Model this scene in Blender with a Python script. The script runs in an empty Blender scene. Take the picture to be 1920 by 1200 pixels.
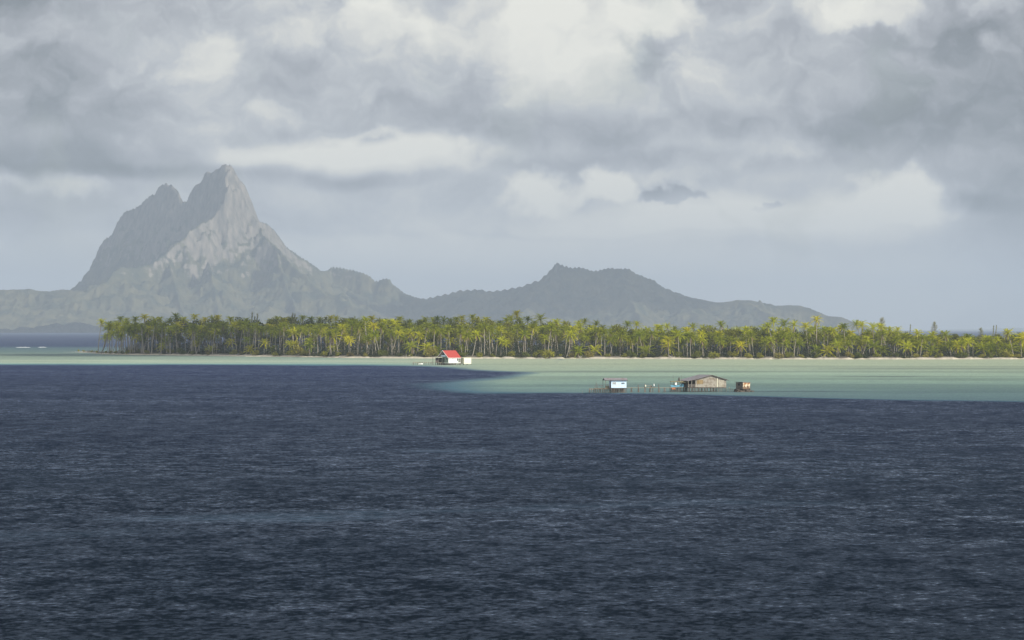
import bpy, math, random
import numpy as np
R = math.radians
rnd = random.Random(7)
C = bpy.context.scene.collection
SC = bpy.context.scene
F, HX, HY, CAMZ = 8000.0, 960.0, 617.0, 15.0      # long lens seen from a ship's deck 15 m up

def depth_of(y):            # distance on the water of what is seen y - HY below the horizon
    return CAMZ * F / (y - HY)
def X(px, D): return (px - HX) / F * D
def Z(py, D): return CAMZ + (HY - py) / F * D
def lin(r, g, b):
    f = lambda c: (c/255/12.92) if c/255 <= .04045 else ((c/255+.055)/1.055)**2.4
    return (f(r), f(g), f(b))

# ------------------------------------------------------------------ helpers
class MB:
    def __init__(s): s.v = []; s.f = []; s.m = []
    def add(s, vs, fs, mi=0):
        n = len(s.v); s.v += [tuple(v) for v in vs]
        for f in fs: s.f.append(tuple(i+n for i in f)); s.m.append(mi)
    def box(s, x0, x1, y0, y1, z0, z1, mi=0):
        vs = [(x, y, z) for z in (z0, z1) for y in (y0, y1) for x in (x0, x1)]
        s.add(vs, [(0,2,3,1),(4,5,7,6),(0,1,5,4),(2,6,7,3),(0,4,6,2),(1,3,7,5)], mi)
    def tube(s, pts, rad, n=6, mi=0, cap=True):
        pts = [np.array(p, float) for p in pts]
        if not hasattr(rad, '__len__'): rad = [rad]*len(pts)
        vs = []
        for i, p in enumerate(pts):
            d = pts[min(i+1, len(pts)-1)] - pts[max(i-1, 0)]
            d = d/(np.linalg.norm(d)+1e-9)
            a = np.cross(d, (0,0,1) if abs(d[2]) < .9 else (0,1,0)); a /= np.linalg.norm(a)
            b = np.cross(d, a)
            for k in range(n):
                t = 2*math.pi*k/n
                vs.append(p + rad[i]*(math.cos(t)*a + math.sin(t)*b))
        fs = [(i*n+k, i*n+(k+1)%n, (i+1)*n+(k+1)%n, (i+1)*n+k) for i in range(len(pts)-1) for k in range(n)]
        if cap:
            fs.append(tuple(range(n-1, -1, -1))); fs.append(tuple(range((len(pts)-1)*n, len(pts)*n)))
        s.add(vs, fs, mi)
    def slab(s, quad, t, mi=0):      # quad of 3-D points thickened downwards by t
        q = [tuple(p) for p in quad]; n = len(q)
        vs = q + [(p[0], p[1], p[2]-t) for p in q]
        fs = [tuple(range(n)), tuple(range(2*n-1, n-1, -1))] + [(i, n+i, n+(i+1)%n, (i+1)%n) for i in range(n)]
        s.add(vs, fs, mi)
    def prism(s, poly, y0, y1, mi=0):    # (x,z) polygon extruded along y
        n = len(poly)
        vs = [(x, y0, z) for x, z in poly] + [(x, y1, z) for x, z in poly]
        fs = [tuple(range(n)), tuple(range(2*n-1, n-1, -1))] + [(i, n+i, n+(i+1)%n, (i+1)%n) for i in range(n)]
        s.add(vs, fs, mi)
    def prismx(s, poly, x0, x1, mi=0):   # (y,z) polygon extruded along x
        n = len(poly)
        vs = [(x0, y, z) for y, z in poly] + [(x1, y, z) for y, z in poly]
        fs = [tuple(range(n-1, -1, -1)), tuple(range(n, 2*n))] + [(i, (i+1)%n, n+(i+1)%n, n+i) for i in range(n)]
        s.add(vs, fs, mi)
    def mesh(s, name, mats, smooth=False):
        me = bpy.data.meshes.new(name); me.from_pydata(s.v, [], s.f)
        for m in (mats if isinstance(mats, (list, tuple)) else [mats]): me.materials.append(m)
        me.polygons.foreach_set('material_index', s.m)
        if smooth: me.polygons.foreach_set('use_smooth', [True]*len(s.f))
        me.update(); return me
    def build(s, name, mats, parent=None, smooth=False):
        return link(name, s.mesh(name, mats, smooth), parent)
def link(name, me, parent=None, loc=None, rz=0):
    o = bpy.data.objects.new(name, me); C.objects.link(o)
    if parent: o.parent = parent
    if loc is not None: o.location = loc
    o.rotation_euler = (0, 0, rz)
    return o
def tag(o, label=None, cat=None, group=None, kind=None):
    if label: o['label'] = label
    if cat: o['category'] = cat
    if group: o['group'] = group
    if kind: o['kind'] = kind
    return o
def thing(name, label, cat, loc=(0,0,0), rz=0, group=None):
    return tag(link(name, None, None, loc, rz), label, cat, group)

# ------------------------------------------------------------------ materials
def nodes(name):
    m = bpy.data.materials.new(name); m.use_nodes = True
    nt = m.node_tree; return m, nt, nt.nodes['Principled BSDF'], nt.nodes['Material Output']
def N(nt, t, **kw):
    n = nt.nodes.new(t)
    for k, v in kw.items():
        if k.startswith('i_'): n.inputs[k[2:].replace('_', ' ')].default_value = v
        else: setattr(n, k, v)
    return n
def wood(name, c1, c2, scale=3., stretch=(1,1,.2), rough=.85, rust=None, bump=.3, coarse=1.2):
    m, nt, p, out = nodes(name); L = nt.links.new
    tc = N(nt, 'ShaderNodeTexCoord'); mp = N(nt, 'ShaderNodeMapping'); mp.inputs['Scale'].default_value = stretch
    L(tc.outputs['Object'], mp.inputs[0])
    n = N(nt, 'ShaderNodeTexNoise', i_Scale=scale, i_Detail=6.); L(mp.outputs[0], n.inputs['Vector'])
    r = N(nt, 'ShaderNodeMapRange'); r.inputs[1].default_value = .35; r.inputs[2].default_value = .65
    L(n.outputs[0], r.inputs[0])
    mx = N(nt, 'ShaderNodeMix', data_type='RGBA'); mx.inputs[6].default_value = (*c1, 1); mx.inputs[7].default_value = (*c2, 1)
    L(r.outputs[0], mx.inputs[0]); col = mx.outputs[2]
    if rust:
        n2 = N(nt, 'ShaderNodeTexNoise', i_Scale=coarse, i_Detail=5.); L(tc.outputs['Object'], n2.inputs['Vector'])
        r2 = N(nt, 'ShaderNodeMapRange'); r2.inputs[1].default_value = .48; r2.inputs[2].default_value = .62
        L(n2.outputs[0], r2.inputs[0])
        m2 = N(nt, 'ShaderNodeMix', data_type='RGBA'); L(r2.outputs[0], m2.inputs[0]); L(col, m2.inputs[6])
        m2.inputs[7].default_value = (*rust, 1); col = m2.outputs[2]
    L(col, p.inputs['Base Color']); p.inputs['Roughness'].default_value = rough
    b = N(nt, 'ShaderNodeBump', i_Strength=bump, i_Distance=.03); L(n.outputs[0], b.inputs['Height']); L(b.outputs[0], p.inputs['Normal'])
    return m
def leaf(name, cols, trans=.45, rough=.55):
    m, nt, p, out = nodes(name); L = nt.links.new
    oi = N(nt, 'ShaderNodeObjectInfo')
    cr = N(nt, 'ShaderNodeValToRGB'); e = cr.color_ramp.elements
    while len(e) < len(cols): e.new(.5)
    for i, c in enumerate(cols): e[i].position = i/(len(cols)-1); e[i].color = (*c, 1)
    L(oi.outputs['Random'], cr.inputs[0])
    g = N(nt, 'ShaderNodeNewGeometry'); n = N(nt, 'ShaderNodeTexNoise', i_Scale=.9, i_Detail=3.); L(g.outputs['Position'], n.inputs['Vector'])
    hs = N(nt, 'ShaderNodeHueSaturation'); r = N(nt, 'ShaderNodeMapRange'); r.inputs[1].default_value = .3; r.inputs[2].default_value = .7
    r.inputs[3].default_value = .6; r.inputs[4].default_value = 1.5
    L(n.outputs[0], r.inputs[0]); L(r.outputs[0], hs.inputs['Value']); L(cr.outputs[0], hs.inputs['Color'])
    L(hs.outputs[0], p.inputs['Base Color']); p.inputs['Roughness'].default_value = rough
    p.inputs['Specular IOR Level'].default_value = .12
    t = N(nt, 'ShaderNodeBsdfTranslucent'); L(hs.outputs[0], t.inputs[0])
    mx = N(nt, 'ShaderNodeMixShader'); mx.inputs[0].default_value = trans
    L(p.outputs[0], mx.inputs[1]); L(t.outputs[0], mx.inputs[2]); L(mx.outputs[0], out.inputs['Surface'])
    return m
M = {}
M['frond'] = leaf('palm_frond', [(.20,.25,.012), (.32,.36,.013), (.44,.47,.015), (.54,.54,.018), (.62,.57,.025)])
M['frond2'] = leaf('grove_frond', [(.25,.28,.012), (.25,.28,.012)])
M['dry'] = leaf('dry_frond', [(.20,.14,.07), (.26,.19,.10)], .15)
M['trunk'] = wood('palm_trunk', (.25,.22,.17), (.40,.36,.29), 3, (1,1,3))
M['bark'] = wood('bark', (.14,.11,.085), (.28,.24,.19), 3)
M['broad'] = leaf('broad_leaf', [(.07,.085,.012), (.13,.14,.015), (.21,.21,.02)], .25)
M['bush'] = leaf('bush_leaf', [(.10,.12,.015), (.17,.18,.02), (.28,.27,.03), (.18,.14,.06)], .25)
M['needle'] = leaf('needle_leaf', [(.18,.20,.07), (.27,.26,.13)], .2)
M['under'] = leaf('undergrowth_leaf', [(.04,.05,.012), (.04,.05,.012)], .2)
M['greywood'] = wood('weathered_boards', (.20,.175,.135), (.40,.37,.31), 4, (6,6,.5), rust=(.20,.165,.125))
M['brownwood'] = wood('brown_grey_boards', (.11,.09,.075), (.21,.18,.145), 4, (6,6,.5))
M['rust'] = wood('deep_rust', (.12,.07,.04), (.21,.14,.085), 3)
M['darkwood'] = wood('dark_timber', (.05,.042,.036), (.11,.095,.08), 6)
M['post'] = wood('stilt_timber', (.07,.06,.05), (.20,.17,.14), 4)
M['deck'] = wood('deck_timber', (.26,.21,.14), (.40,.34,.25), 5, (4,.6,1))
M['bluewall'] = wood('pale_blue_boards', (.55,.72,.84), (.63,.79,.90), 3, rough=.6, bump=.08)
M['white'] = wood('white_paint', (.78,.77,.72), (.86,.85,.81), 3, rough=.6, bump=.08)
M['cream'] = wood('cream_boards', (.66,.64,.47), (.76,.73,.56), 3, rough=.7, bump=.1)
M['green'] = wood('grey_green_boards', (.22,.27,.21), (.30,.33,.26), 3, rough=.8)
M['trimgreen'] = wood('green_trim', (.10,.22,.17), (.14,.28,.22), 3)
M['red'] = wood('red_roof_sheet', (.32,.035,.028), (.44,.07,.05), 5, (5,.4,1), rough=.55)
M['tin'] = wood('grey_roof_tin', (.22,.21,.23), (.32,.31,.33), 4, (5,.4,1), rough=.5, rust=(.20,.16,.14))
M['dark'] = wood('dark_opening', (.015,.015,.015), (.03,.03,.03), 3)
M['rusty'] = wood('rust_streaked_tin', (.52,.44,.28), (.66,.58,.42), 2, rust=(.28,.12,.04), coarse=1.3)
M['brown'] = wood('brown_sheet', (.20,.14,.06), (.30,.22,.11), 3)
M['bluepaint'] = wood('faded_blue_paint', (.10,.28,.38), (.16,.36,.46), 3)
M['orange'] = wood('orange_cloth', (.45,.15,.06), (.5,.2,.09), 4)
M['thatch'] = wood('dry_thatch', (.40,.33,.17), (.62,.55,.34), 6)
M['glass'] = wood('window_louvre', (.20,.25,.27), (.30,.35,.36), 4, (1,1,8), rough=.3)
M['stone'] = wood('coral_rock', (.04,.035,.03), (.11,.09,.07), 3)
M['drift'] = wood('driftwood_bark', (.20,.18,.15), (.40,.37,.32), 4)
M['sand'] = wood('coral_sand', (.42,.38,.29), (.60,.55,.43), .25, (1,1,1))
M['foam'] = wood('sea_foam', (.6,.65,.66), (.8,.82,.82), .5)
M['cloud'] = wood('cloud_body', (.8,.8,.8), (.85,.85,.85), .01, bump=0)

# ------------------------------------------------------------------ noise in numpy
def vnoise(x, y, seed):
    rs = np.random.RandomState(seed); T = rs.rand(256, 256).astype(np.float32)
    xi = np.floor(x).astype(int); yi = np.floor(y).astype(int); fx = x-xi; fy = y-yi
    fx = fx*fx*(3-2*fx); fy = fy*fy*(3-2*fy)
    a = T[xi & 255, yi & 255]; b = T[(xi+1) & 255, yi & 255]; c = T[xi & 255, (yi+1) & 255]; d = T[(xi+1) & 255, (yi+1) & 255]
    return (a*(1-fx)+b*fx)*(1-fy) + (c*(1-fx)+d*fx)*fy
def fbm(x, y, seed, o=5, ridged=False):
    s = 0; a = .5
    for i in range(o):
        n = vnoise(x, y, seed+i)
        s = s + a*((1-np.abs(2*n-1)) if ridged else n)
        x = x*2.03+17.1; y = y*2.03+5.3; a *= .5
    return s
def grid_mesh(name, XX, YY, ZZ, mats, smooth=True):
    r, c = XX.shape
    me = bpy.data.meshes.new(name)
    co = np.stack([XX, YY, ZZ], -1).reshape(-1, 3).astype(np.float32)
    i = np.arange(r*c).reshape(r, c)
    q = np.stack([i[:-1, :-1], i[:-1, 1:], i[1:, 1:], i[1:, :-1]], -1).reshape(-1, 4)
    me.vertices.add(len(co)); me.vertices.foreach_set('co', co.ravel())
    me.loops.add(q.size); me.loops.foreach_set('vertex_index', q.ravel().astype(np.int32))
    me.polygons.add(len(q)); me.polygons.foreach_set('loop_start', np.arange(0, q.size, 4, dtype=np.int32))
    me.polygons.foreach_set('use_smooth', np.full(len(q), smooth))
    me.materials.append(mats); me.update(calc_edges=True); me.validate()
    return me

# ------------------------------------------------------------------ light, camera
SAZ, SEL = R(50), R(29)
sun_dir = np.array([math.sin(SAZ)*math.cos(SEL), -math.cos(SAZ)*math.cos(SEL), math.sin(SEL)])
from mathutils import Vector
sl = bpy.data.lights.new('sun', 'SUN'); sl.energy = 5.0; sl.angle = R(.53); sl.color = (1., .93, .82)
so = bpy.data.objects.new('sun', sl); C.objects.link(so)
so.rotation_euler = Vector(sun_dir).to_track_quat('Z', 'Y').to_euler()
cam = bpy.data.cameras.new('camera'); co = bpy.data.objects.new('camera', cam); C.objects.link(co)
cam.sensor_width = 36; cam.lens = F*36/1920; cam.clip_start = 1; cam.clip_end = 200000
co.location = (0, 0, CAMZ); co.rotation_euler = (R(90)+math.atan((HY-600)/F), 0, 0); SC.camera = co
SC.view_settings.view_transform = 'Standard'; SC.view_settings.look = 'None'
SC.cycles.max_bounces = 5; SC.cycles.diffuse_bounces = 2; SC.cycles.glossy_bounces = 2; SC.cycles.transmission_bounces = 2; SC.cycles.volume_bounces = 0
SC.view_settings.exposure = 0; SC.view_settings.gamma = 1

# ------------------------------------------------------------------ sky
def build_world():
    w = bpy.data.worlds.new('World'); SC.world = w; w.use_nodes = True
    nt = w.node_tree; nt.nodes.clear(); L = nt.links.new
    out = N(nt, 'ShaderNodeOutputWorld')
    tc = N(nt, 'ShaderNodeTexCoord'); sp = N(nt, 'ShaderNodeSeparateXYZ'); L(tc.outputs['Generated'], sp.inputs[0])
    def mth(op, a, b=None, c=None):
        n = N(nt, 'ShaderNodeMath', operation=op)
        for i, v in enumerate((a, b, c)):
            if v is None: continue
            if isinstance(v, (int, float)): n.inputs[i].default_value = v
            else: L(v, n.inputs[i])
        return n.outputs[0]
    # azimuth and elevation, in hundredths of the lens' pixel angle
    u = mth('MULTIPLY_ADD', mth('ARCTAN2', sp.outputs[0], sp.outputs[1]), F/100, HX/100)
    v = mth('MULTIPLY_ADD', mth('ARCSINE', sp.outputs[2]), -F/100, HY/100)
    cb = N(nt, 'ShaderNodeCombineXYZ'); L(u, cb.inputs[0]); L(v, cb.inputs[1]); P = cb.outputs[0]
    def vm(op, a, b, c=None):
        n = N(nt, 'ShaderNodeVectorMath', operation=op)
        for i, x in enumerate((a, b, c)):
            if x is None: continue
            if isinstance(x, tuple): n.inputs[i].default_value = x
            else: L(x, n.inputs[i])
        return n.outputs['Value'] if op == 'LENGTH' else n.outputs[0]
    def noise(vec, s, d, r=.5):
        n = N(nt, 'ShaderNodeTexNoise', noise_dimensions='2D', i_Scale=s, i_Detail=float(d), i_Roughness=r); L(vec, n.inputs['Vector']); return n
    # warps
    w1 = vm('MULTIPLY', vm('SUBTRACT', noise(P, .8, 4, .55).outputs['Color'], (.5, .5, .5)), (1.8, 1.15, 0))
    W = vm('ADD', P, w1)
    w2 = vm('MULTIPLY', vm('SUBTRACT', noise(P, .45, 2, .5).outputs['Color'], (.5, .5, .5)), (1.8, .7, 0))
    W2 = vm('ADD', P, w2)
    blobs = [  # cx cy rx ry strength inner(0..1) crisp
        (1060,95,150,130,.44,.15,1), (1010,10,90,60,.26,.3,1), (1235,28,130,52,.50,.25,1), (860,70,190,100,.17,.1,1), (705,28,60,62,.26,.3,1),
        (800,45,60,40,.16,.3,1), (385,112,75,80,.24,.1,1), (530,62,120,48,.14,.2,1), (235,138,60,26,.15,.2,1), (75,75,110,48,.10,.2,1),
        (1330,140,110,80,.13,.1,1), (720,288,250,38,.42,.1,0), (700,262,90,18,.16,.2,1), (480,285,130,26,.12,.1,0),
        (1010,362,90,42,.26,.3,1), (1135,352,70,36,.28,.3,1), (1250,330,60,20,.1,.1,1), (1690,362,120,46,.30,.15,1), (1600,410,260,52,.20,.2,0),
        (1300,410,330,46,.17,.2,0), (1650,22,85,38,.34,.4,1), (1530,28,120,46,.22,.2,1), (1440,272,140,36,.15,.2,1), (1880,10,60,40,.2,.2,1), (1865,103,30,16,.14,.2,1),
        (110,352,95,30,.16,.2,1), (10,350,40,30,.12,.2,1), (900,30,500,160,.08,.1,0), (870,330,140,26,.08,.1,0),
        (560,200,300,60,.05,.1,0), (1010,130,60,90,.12,.3,1), (1350,555,500,70,.04,.1,0), (980,460,420,60,.05,.1,0), (60,455,160,40,.05,.1,0),
        (1250,366,60,17,-.17,.6,1), (1445,381,36,7,-.12,.5,1), (1050,238,430,34,-.12,.3,0), (1620,240,330,60,-.17,.2,0),
        (540,180,110,40,-.12,.2,1), (560,105,60,30,-.1,.2,1), (1200,115,62,70,-.2,.2,1), (1640,75,230,26,-.11,.3,1), (1750,150,260,80,-.07,.2,0),
        (130,200,200,60,-.07,.2,0), (80,300,330,42,-.13,.2,0), (330,318,320,20,-.10,.2,0), (730,338,230,16,-.08,.3,0), (870,262,120,16,-.10,.3,1),
        (790,175,260,60,-.11,.2,0), (1140,275,80,24,-.06,.2,0), (-120,120,420,480,-.20,.1,0), (2030,210,380,460,-.29,.1,0), (-60,560,260,200,-.06,.1,0), (1990,560,240,200,-.09,.1,0),
        (1250,300,420,22,-.06,.2,0), (1860,390,120,26,-.09,.2,0), (620,375,100,40,.06,.2,0), (60,15,90,60,-.08,.1,1), (450,440,500,14,-.03,.1,0), (900,560,1300,130,.26,.5,0), (1100,444,350,8,-.035,.2,0),
    ]
    acc = None
    for cx, cy, rx, ry, s, inner, crisp in blobs:
        s *= 1+1.5*max(0, min(1, (cy-200)/200)) if cy < 500 else 1.
        d = vm('LENGTH', vm('MULTIPLY_ADD', W if crisp else W2, (100/rx, 100/ry, 0), (-cx/rx, -cy/ry, 0)), None)
        m = N(nt, 'ShaderNodeMapRange', interpolation_type='SMOOTHSTEP')
        L(d, m.inputs[0]); m.inputs[1].default_value = inner*.9; m.inputs[2].default_value = 1.15 if crisp else 1.3
        m.inputs[3].default_value = s; m.inputs[4].default_value = 0
        acc = m.outputs[0] if acc is None else mth('ADD', acc, m.outputs[0])
    # general cloud texture over the whole sky, flattened towards the horizon
    st = vm('MULTIPLY', W, (1, 2.4, 1))
    n1 = noise(st, .32, 6, .52).outputs[0]
    n2 = noise(vm('MULTIPLY', W, (1, 1.3, 1)), .9, 6, .55).outputs[0]
    n0 = noise(vm('MULTIPLY', P, (1, 1.2, 1)), .06, 3, .5).outputs[0]
    fade = N(nt, 'ShaderNodeMapRange'); L(v, fade.inputs[0]); fade.inputs[1].default_value = 5.; fade.inputs[2].default_value = 1.6
    fade.inputs[3].default_value = .4; fade.inputs[4].default_value = 1
    vo = N(nt, 'ShaderNodeTexVoronoi', feature='SMOOTH_F1', voronoi_dimensions='2D'); vo.inputs['Scale'].default_value = 1.15; vo.inputs['Detail'].default_value = 3.; vo.inputs['Roughness'].default_value = .55
    L(vm('MULTIPLY', W, (.8, 1.25, 1)), vo.inputs['Vector'])
    puff = mth('MULTIPLY', mth('SUBTRACT', .47, vo.outputs['Distance']), .26)
    det0 = mth('ADD', mth('MULTIPLY', mth('SUBTRACT', n1, .5), .34), mth('MULTIPLY', mth('SUBTRACT', n2, .5), .24))
    det = mth('ADD', det0, puff)
    val = mth('ADD', mth('ADD', .60, mth('MULTIPLY', det, fade.outputs[0])), acc)
    # large-scale variety out of the frame
    far = N(nt, 'ShaderNodeMapRange'); L(v, far.inputs[0]); far.inputs[1].default_value = -1; far.inputs[2].default_value = -12
    val = mth('ADD', val, mth('MULTIPLY', mth('MULTIPLY', mth('SUBTRACT', n0, .5), 1.2), far.outputs[0]))
    # added darkening of the unseen sky ahead, so the sea reflects less light
    over = N(nt, 'ShaderNodeMapRange', interpolation_type='SMOOTHSTEP'); L(v, over.inputs[0]); over.inputs[1].default_value = -7; over.inputs[2].default_value = -22
    over.inputs[3].default_value = 0; over.inputs[4].default_value = 1
    front = N(nt, 'ShaderNodeMapRange', interpolation_type='SMOOTHSTEP'); L(sp.outputs[1], front.inputs[0]); front.inputs[1].default_value = -.1; front.inputs[2].default_value = .5
    left = N(nt, 'ShaderNodeMapRange'); L(sp.outputs[0], left.inputs[0]); left.inputs[1].default_value = -.12; left.inputs[2].default_value = .1; left.inputs[3].default_value = -.30; left.inputs[4].default_value = -.22
    val = mth('ADD', val, mth('MULTIPLY', mth('MULTIPLY', over.outputs[0], front.outputs[0]), mth('ADD', left.outputs[0], -.04)))
    cr = N(nt, 'ShaderNodeValToRGB'); e = cr.color_ramp.elements
    stops = [(0, lin(78,82,84)), (.2, lin(124,128,134)), (.42, lin(170,172,178)), (.58, lin(197,199,202)), (.78, lin(234,232,224)), (1, lin(253,250,238))]
    while len(e) < len(stops): e.new(.5)
    for i, (p, c) in enumerate(stops): e[i].position = p; e[i].color = (*c, 1)
    L(val, cr.inputs[0])
    below = N(nt, 'ShaderNodeMapRange'); L(sp.outputs[2], below.inputs[0]); below.inputs[1].default_value = -.03; below.inputs[2].default_value = -.003
    mx = N(nt, 'ShaderNodeMix', data_type='RGBA'); L(below.outputs[0], mx.inputs[0]); mx.inputs[6].default_value = (.06,.08,.12,1); L(cr.outputs[0], mx.inputs[7])
    sky = N(nt, 'ShaderNodeTexSky', sky_type='NISHITA', sun_disc=False, sun_elevation=SEL, sun_rotation=math.pi-SAZ)
    b1 = N(nt, 'ShaderNodeBackground'); L(sky.outputs[0], b1.inputs[0]); b1.inputs[1].default_value = .08
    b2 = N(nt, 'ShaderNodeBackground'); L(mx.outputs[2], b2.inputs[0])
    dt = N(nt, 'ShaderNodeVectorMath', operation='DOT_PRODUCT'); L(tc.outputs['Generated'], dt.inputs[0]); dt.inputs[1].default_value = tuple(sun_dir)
    L(mth('MULTIPLY_ADD', mth('POWER', mth('MAXIMUM', dt.outputs['Value'], 0), 2), 1.3, 1.0), b2.inputs[1])   # sky brightened round the out-of-frame sun, added as fill for haze and scene
    cov = N(nt, 'ShaderNodeMapRange'); L(noise(W, .35, 4, .5).outputs[0], cov.inputs[0]); cov.inputs[1].default_value = .3; cov.inputs[2].default_value = .42
    cov.inputs[3].default_value = .72; cov.inputs[4].default_value = .94
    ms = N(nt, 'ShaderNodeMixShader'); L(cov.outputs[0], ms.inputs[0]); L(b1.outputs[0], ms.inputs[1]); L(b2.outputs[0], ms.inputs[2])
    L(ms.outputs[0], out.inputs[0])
    w.cycles.sampling_method = 'MANUAL'; w.cycles.sample_map_resolution = 1024
build_world()

# ------------------------------------------------------------------ sea: one sheet to the horizon, coloured by the depth over sand and reef
def ip(x, pts): return np.interp(x, [p[0] for p in pts], [p[1] for p in pts])
def ss(a, b, x):
    t = np.clip((x-a)/(b-a), 0, 1); return t*t*(3-2*t)
def build_sea():
    ys = np.concatenate([np.linspace(619, 640, 40), np.linspace(640.5, 770, 260), np.geomspace(153.6, 24000, 60)+HY+1.0])
    D = CAMZ*F/(ys-HY)
    D[0] = 60000
    px = np.unique(np.concatenate([np.linspace(-9000, -300, 20), np.linspace(-300, 2220, 361), np.linspace(2220, 11000, 20)]))
    DD, PX = np.meshgrid(D, px, indexing='ij'); YS = np.repeat(ys[:, None], len(px), 1)
    XX = (PX-HX)/F*DD
    # shelf edges wander a little, in metres on the water
    wob = (fbm(XX/45+50, DD/160+9, 3, 4)-.47)*7
    wob = wob + (fbm(XX/9+5, DD/30+2, 13, 3)-.45)*2.2
    y = YS + wob*np.clip((YS-665)/40, 0, 1)
    A = ip(PX, [(-300,682.5),(0,683),(700,683.5),(800,685),(870,689),(930,693.5),(980,697),(1012,700),(1070,708)])
    B = ip(PX, [(700,724),(760,721),(850,715.5),(900,711.5),(960,706.5),(1012,700),(1070,660)])
    Cc = ip(PX, [(700,722),(760,725),(850,733),(900,735.5),(1100,737.5),(1300,741),(1500,746.5),(1700,750.5),(1920,753),(2300,756)])
    sA = 1-ss(-1.6, 3.0+np.clip((PX-760)/60, 0, 5), y-A)
    wc = 1+2.2*(1-ss(850, 1050, PX))
    sB = ss(-5, 4, y-B)*(1-ss(-2.*wc, 1.6*wc, y-Cc))*ss(735, 960, PX)
    sh = np.maximum(sA*(1-ss(1040, 1070, PX)), sB)
    # shallow water colour
    def col(pts, yy): return np.stack([ip(yy, [(p[0], lin(*p[1])[k]) for p in pts]) for k in range(3)], -1)
    right = col([(650,(150,165,150)),(672,(176,186,162)),(684,(172,186,164)),(692,(160,177,160)),(700,(158,180,165)),(712,(140,166,155)),(722,(122,150,146)),(735,(102,130,134)),(752,(84,110,120))], y)
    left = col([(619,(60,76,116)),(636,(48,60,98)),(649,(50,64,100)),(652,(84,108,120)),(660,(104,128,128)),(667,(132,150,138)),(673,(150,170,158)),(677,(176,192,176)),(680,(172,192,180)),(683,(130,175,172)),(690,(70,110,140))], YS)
    t = ss(560, 1000, PX)[..., None]
    shc = left*(1-t)+right*t
    behind = ss(652, 649, YS)[..., None]
    shc = np.where(YS[..., None] < 660, left, shc)
    # turquoise rim next to the drop-off
    # soft grass-bed bands on the sand flats
    band = fbm(XX/120+7, DD/75+3, 21, 4)
    amt = (ss(.44, .62, band)*.22*ss(676, 690, YS)*(1-ss(735, 750, YS))*t[..., 0])
    def strk(cx, cy, rx, ry, s): return s*np.exp(-((PX-cx)/rx)**4-((YS-cy)/ry)**2)
    amt = amt + strk(1760,691,230,1.8,.32)+strk(1640,706,90,.8,.42)+strk(1200,697,230,1.6,.22)+strk(1480,734.2,110,.8,.38)+strk(1850,713,120,2,.10)
    amt = amt + strk(560,679.6,260,.6,.16)+strk(120,678,130,.9,.14)
    shc = shc*(1-np.clip(amt, 0, .8))[..., None]*np.array([1, 1, 1.02])
    bright = strk(230,676.5,80,1.6,.16)+strk(1150,704,260,2,.10)+strk(1500,699,300,1.5,.08)
    shc = shc*(1+bright)[..., None]
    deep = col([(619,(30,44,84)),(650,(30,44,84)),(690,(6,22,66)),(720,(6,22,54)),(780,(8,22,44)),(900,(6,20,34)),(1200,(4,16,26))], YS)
    s3 = sh[..., None]
    # where the sand slopes off the water turns blue-green first
    teal = np.array(lin(58,112,140))
    k = np.clip(1-np.abs(s3-.5)*2, 0, 1)
    cc = shc*s3*np.array([.97,.96,.81])+deep*(1-s3)
    cc = cc*(1-.35*k)+teal*.35*k
    me = grid_mesh('sea', XX, DD, XX*0, None); me.flip_normals()
    at = me.color_attributes.new('water', 'FLOAT_COLOR', 'POINT')
    rgba = np.concatenate([cc, s3], -1).astype(np.float32)
    at.data.foreach_set('color', rgba.ravel())
    m, nt, p, out = nodes('sea_water'); L = nt.links.new
    me.materials.clear(); me.materials.append(m)
    a = N(nt, 'ShaderNodeAttribute', attribute_name='water')
    g = N(nt, 'ShaderNodeNewGeometry')
    def noise(sc, stretch, det, r=.55):
        mp = N(nt, 'ShaderNodeMapping'); mp.inputs['Scale'].default_value = stretch; mp.inputs['Rotation'].default_value = (0, 0, R(8))
        L(g.outputs['Position'], mp.inputs[0]); n = N(nt, 'ShaderNodeTexNoise', i_Scale=sc, i_Detail=float(det), i_Roughness=r)
        L(mp.outputs[0], n.inputs['Vector']); return n
    def vm(op, x, y, sc=None):
        n = N(nt, 'ShaderNodeVectorMath', operation=op)
        for i, q in enumerate((x, y)):
            if isinstance(q, tuple): n.inputs[i].default_value = q
            elif q is not None: L(q, n.inputs[i])
        if sc is not None: L(sc, n.inputs['Scale'])
        return n.outputs[0]
    # slope field of the wind ripples: chop of a metre, its fine cat's-paws, and longer waves
    s1 = vm('MULTIPLY', vm('SUBTRACT', noise(2.3, (.95, .46, 1), 5, .68).outputs['Color'], (.5,.5,.5)), (1.05, 1.35, 0))
    s2 = vm('MULTIPLY', vm('SUBTRACT', noise(.55, (.8, .4, 1), 3).outputs['Color'], (.5,.5,.5)), (.4, .6, 0))
    s3n = vm('MULTIPLY', vm('SUBTRACT', noise(.07, (.5, .5, 1), 3).outputs['Color'], (.5,.5,.5)), (.12, .2, 0))
    patch = noise(.011, (.35, 1, 1), 4)
    pr = N(nt, 'ShaderNodeMapRange'); L(patch.outputs[0], pr.inputs[0]); pr.inputs[1].default_value = .3; pr.inputs[2].default_value = .7; pr.inputs[3].default_value = .65; pr.inputs[4].default_value = 1.3
    calm = N(nt, 'ShaderNodeMapRange'); L(a.outputs['Alpha'], calm.inputs[0]); calm.inputs[3].default_value = 1; calm.inputs[4].default_value = .55
    amp = N(nt, 'ShaderNodeMath', operation='MULTIPLY'); L(pr.outputs[0], amp.inputs[0]); L(calm.outputs[0], amp.inputs[1])
    tot = vm('SCALE', vm('ADD', vm('ADD', s1, s2), s3n), None, amp.outputs[0])
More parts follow.
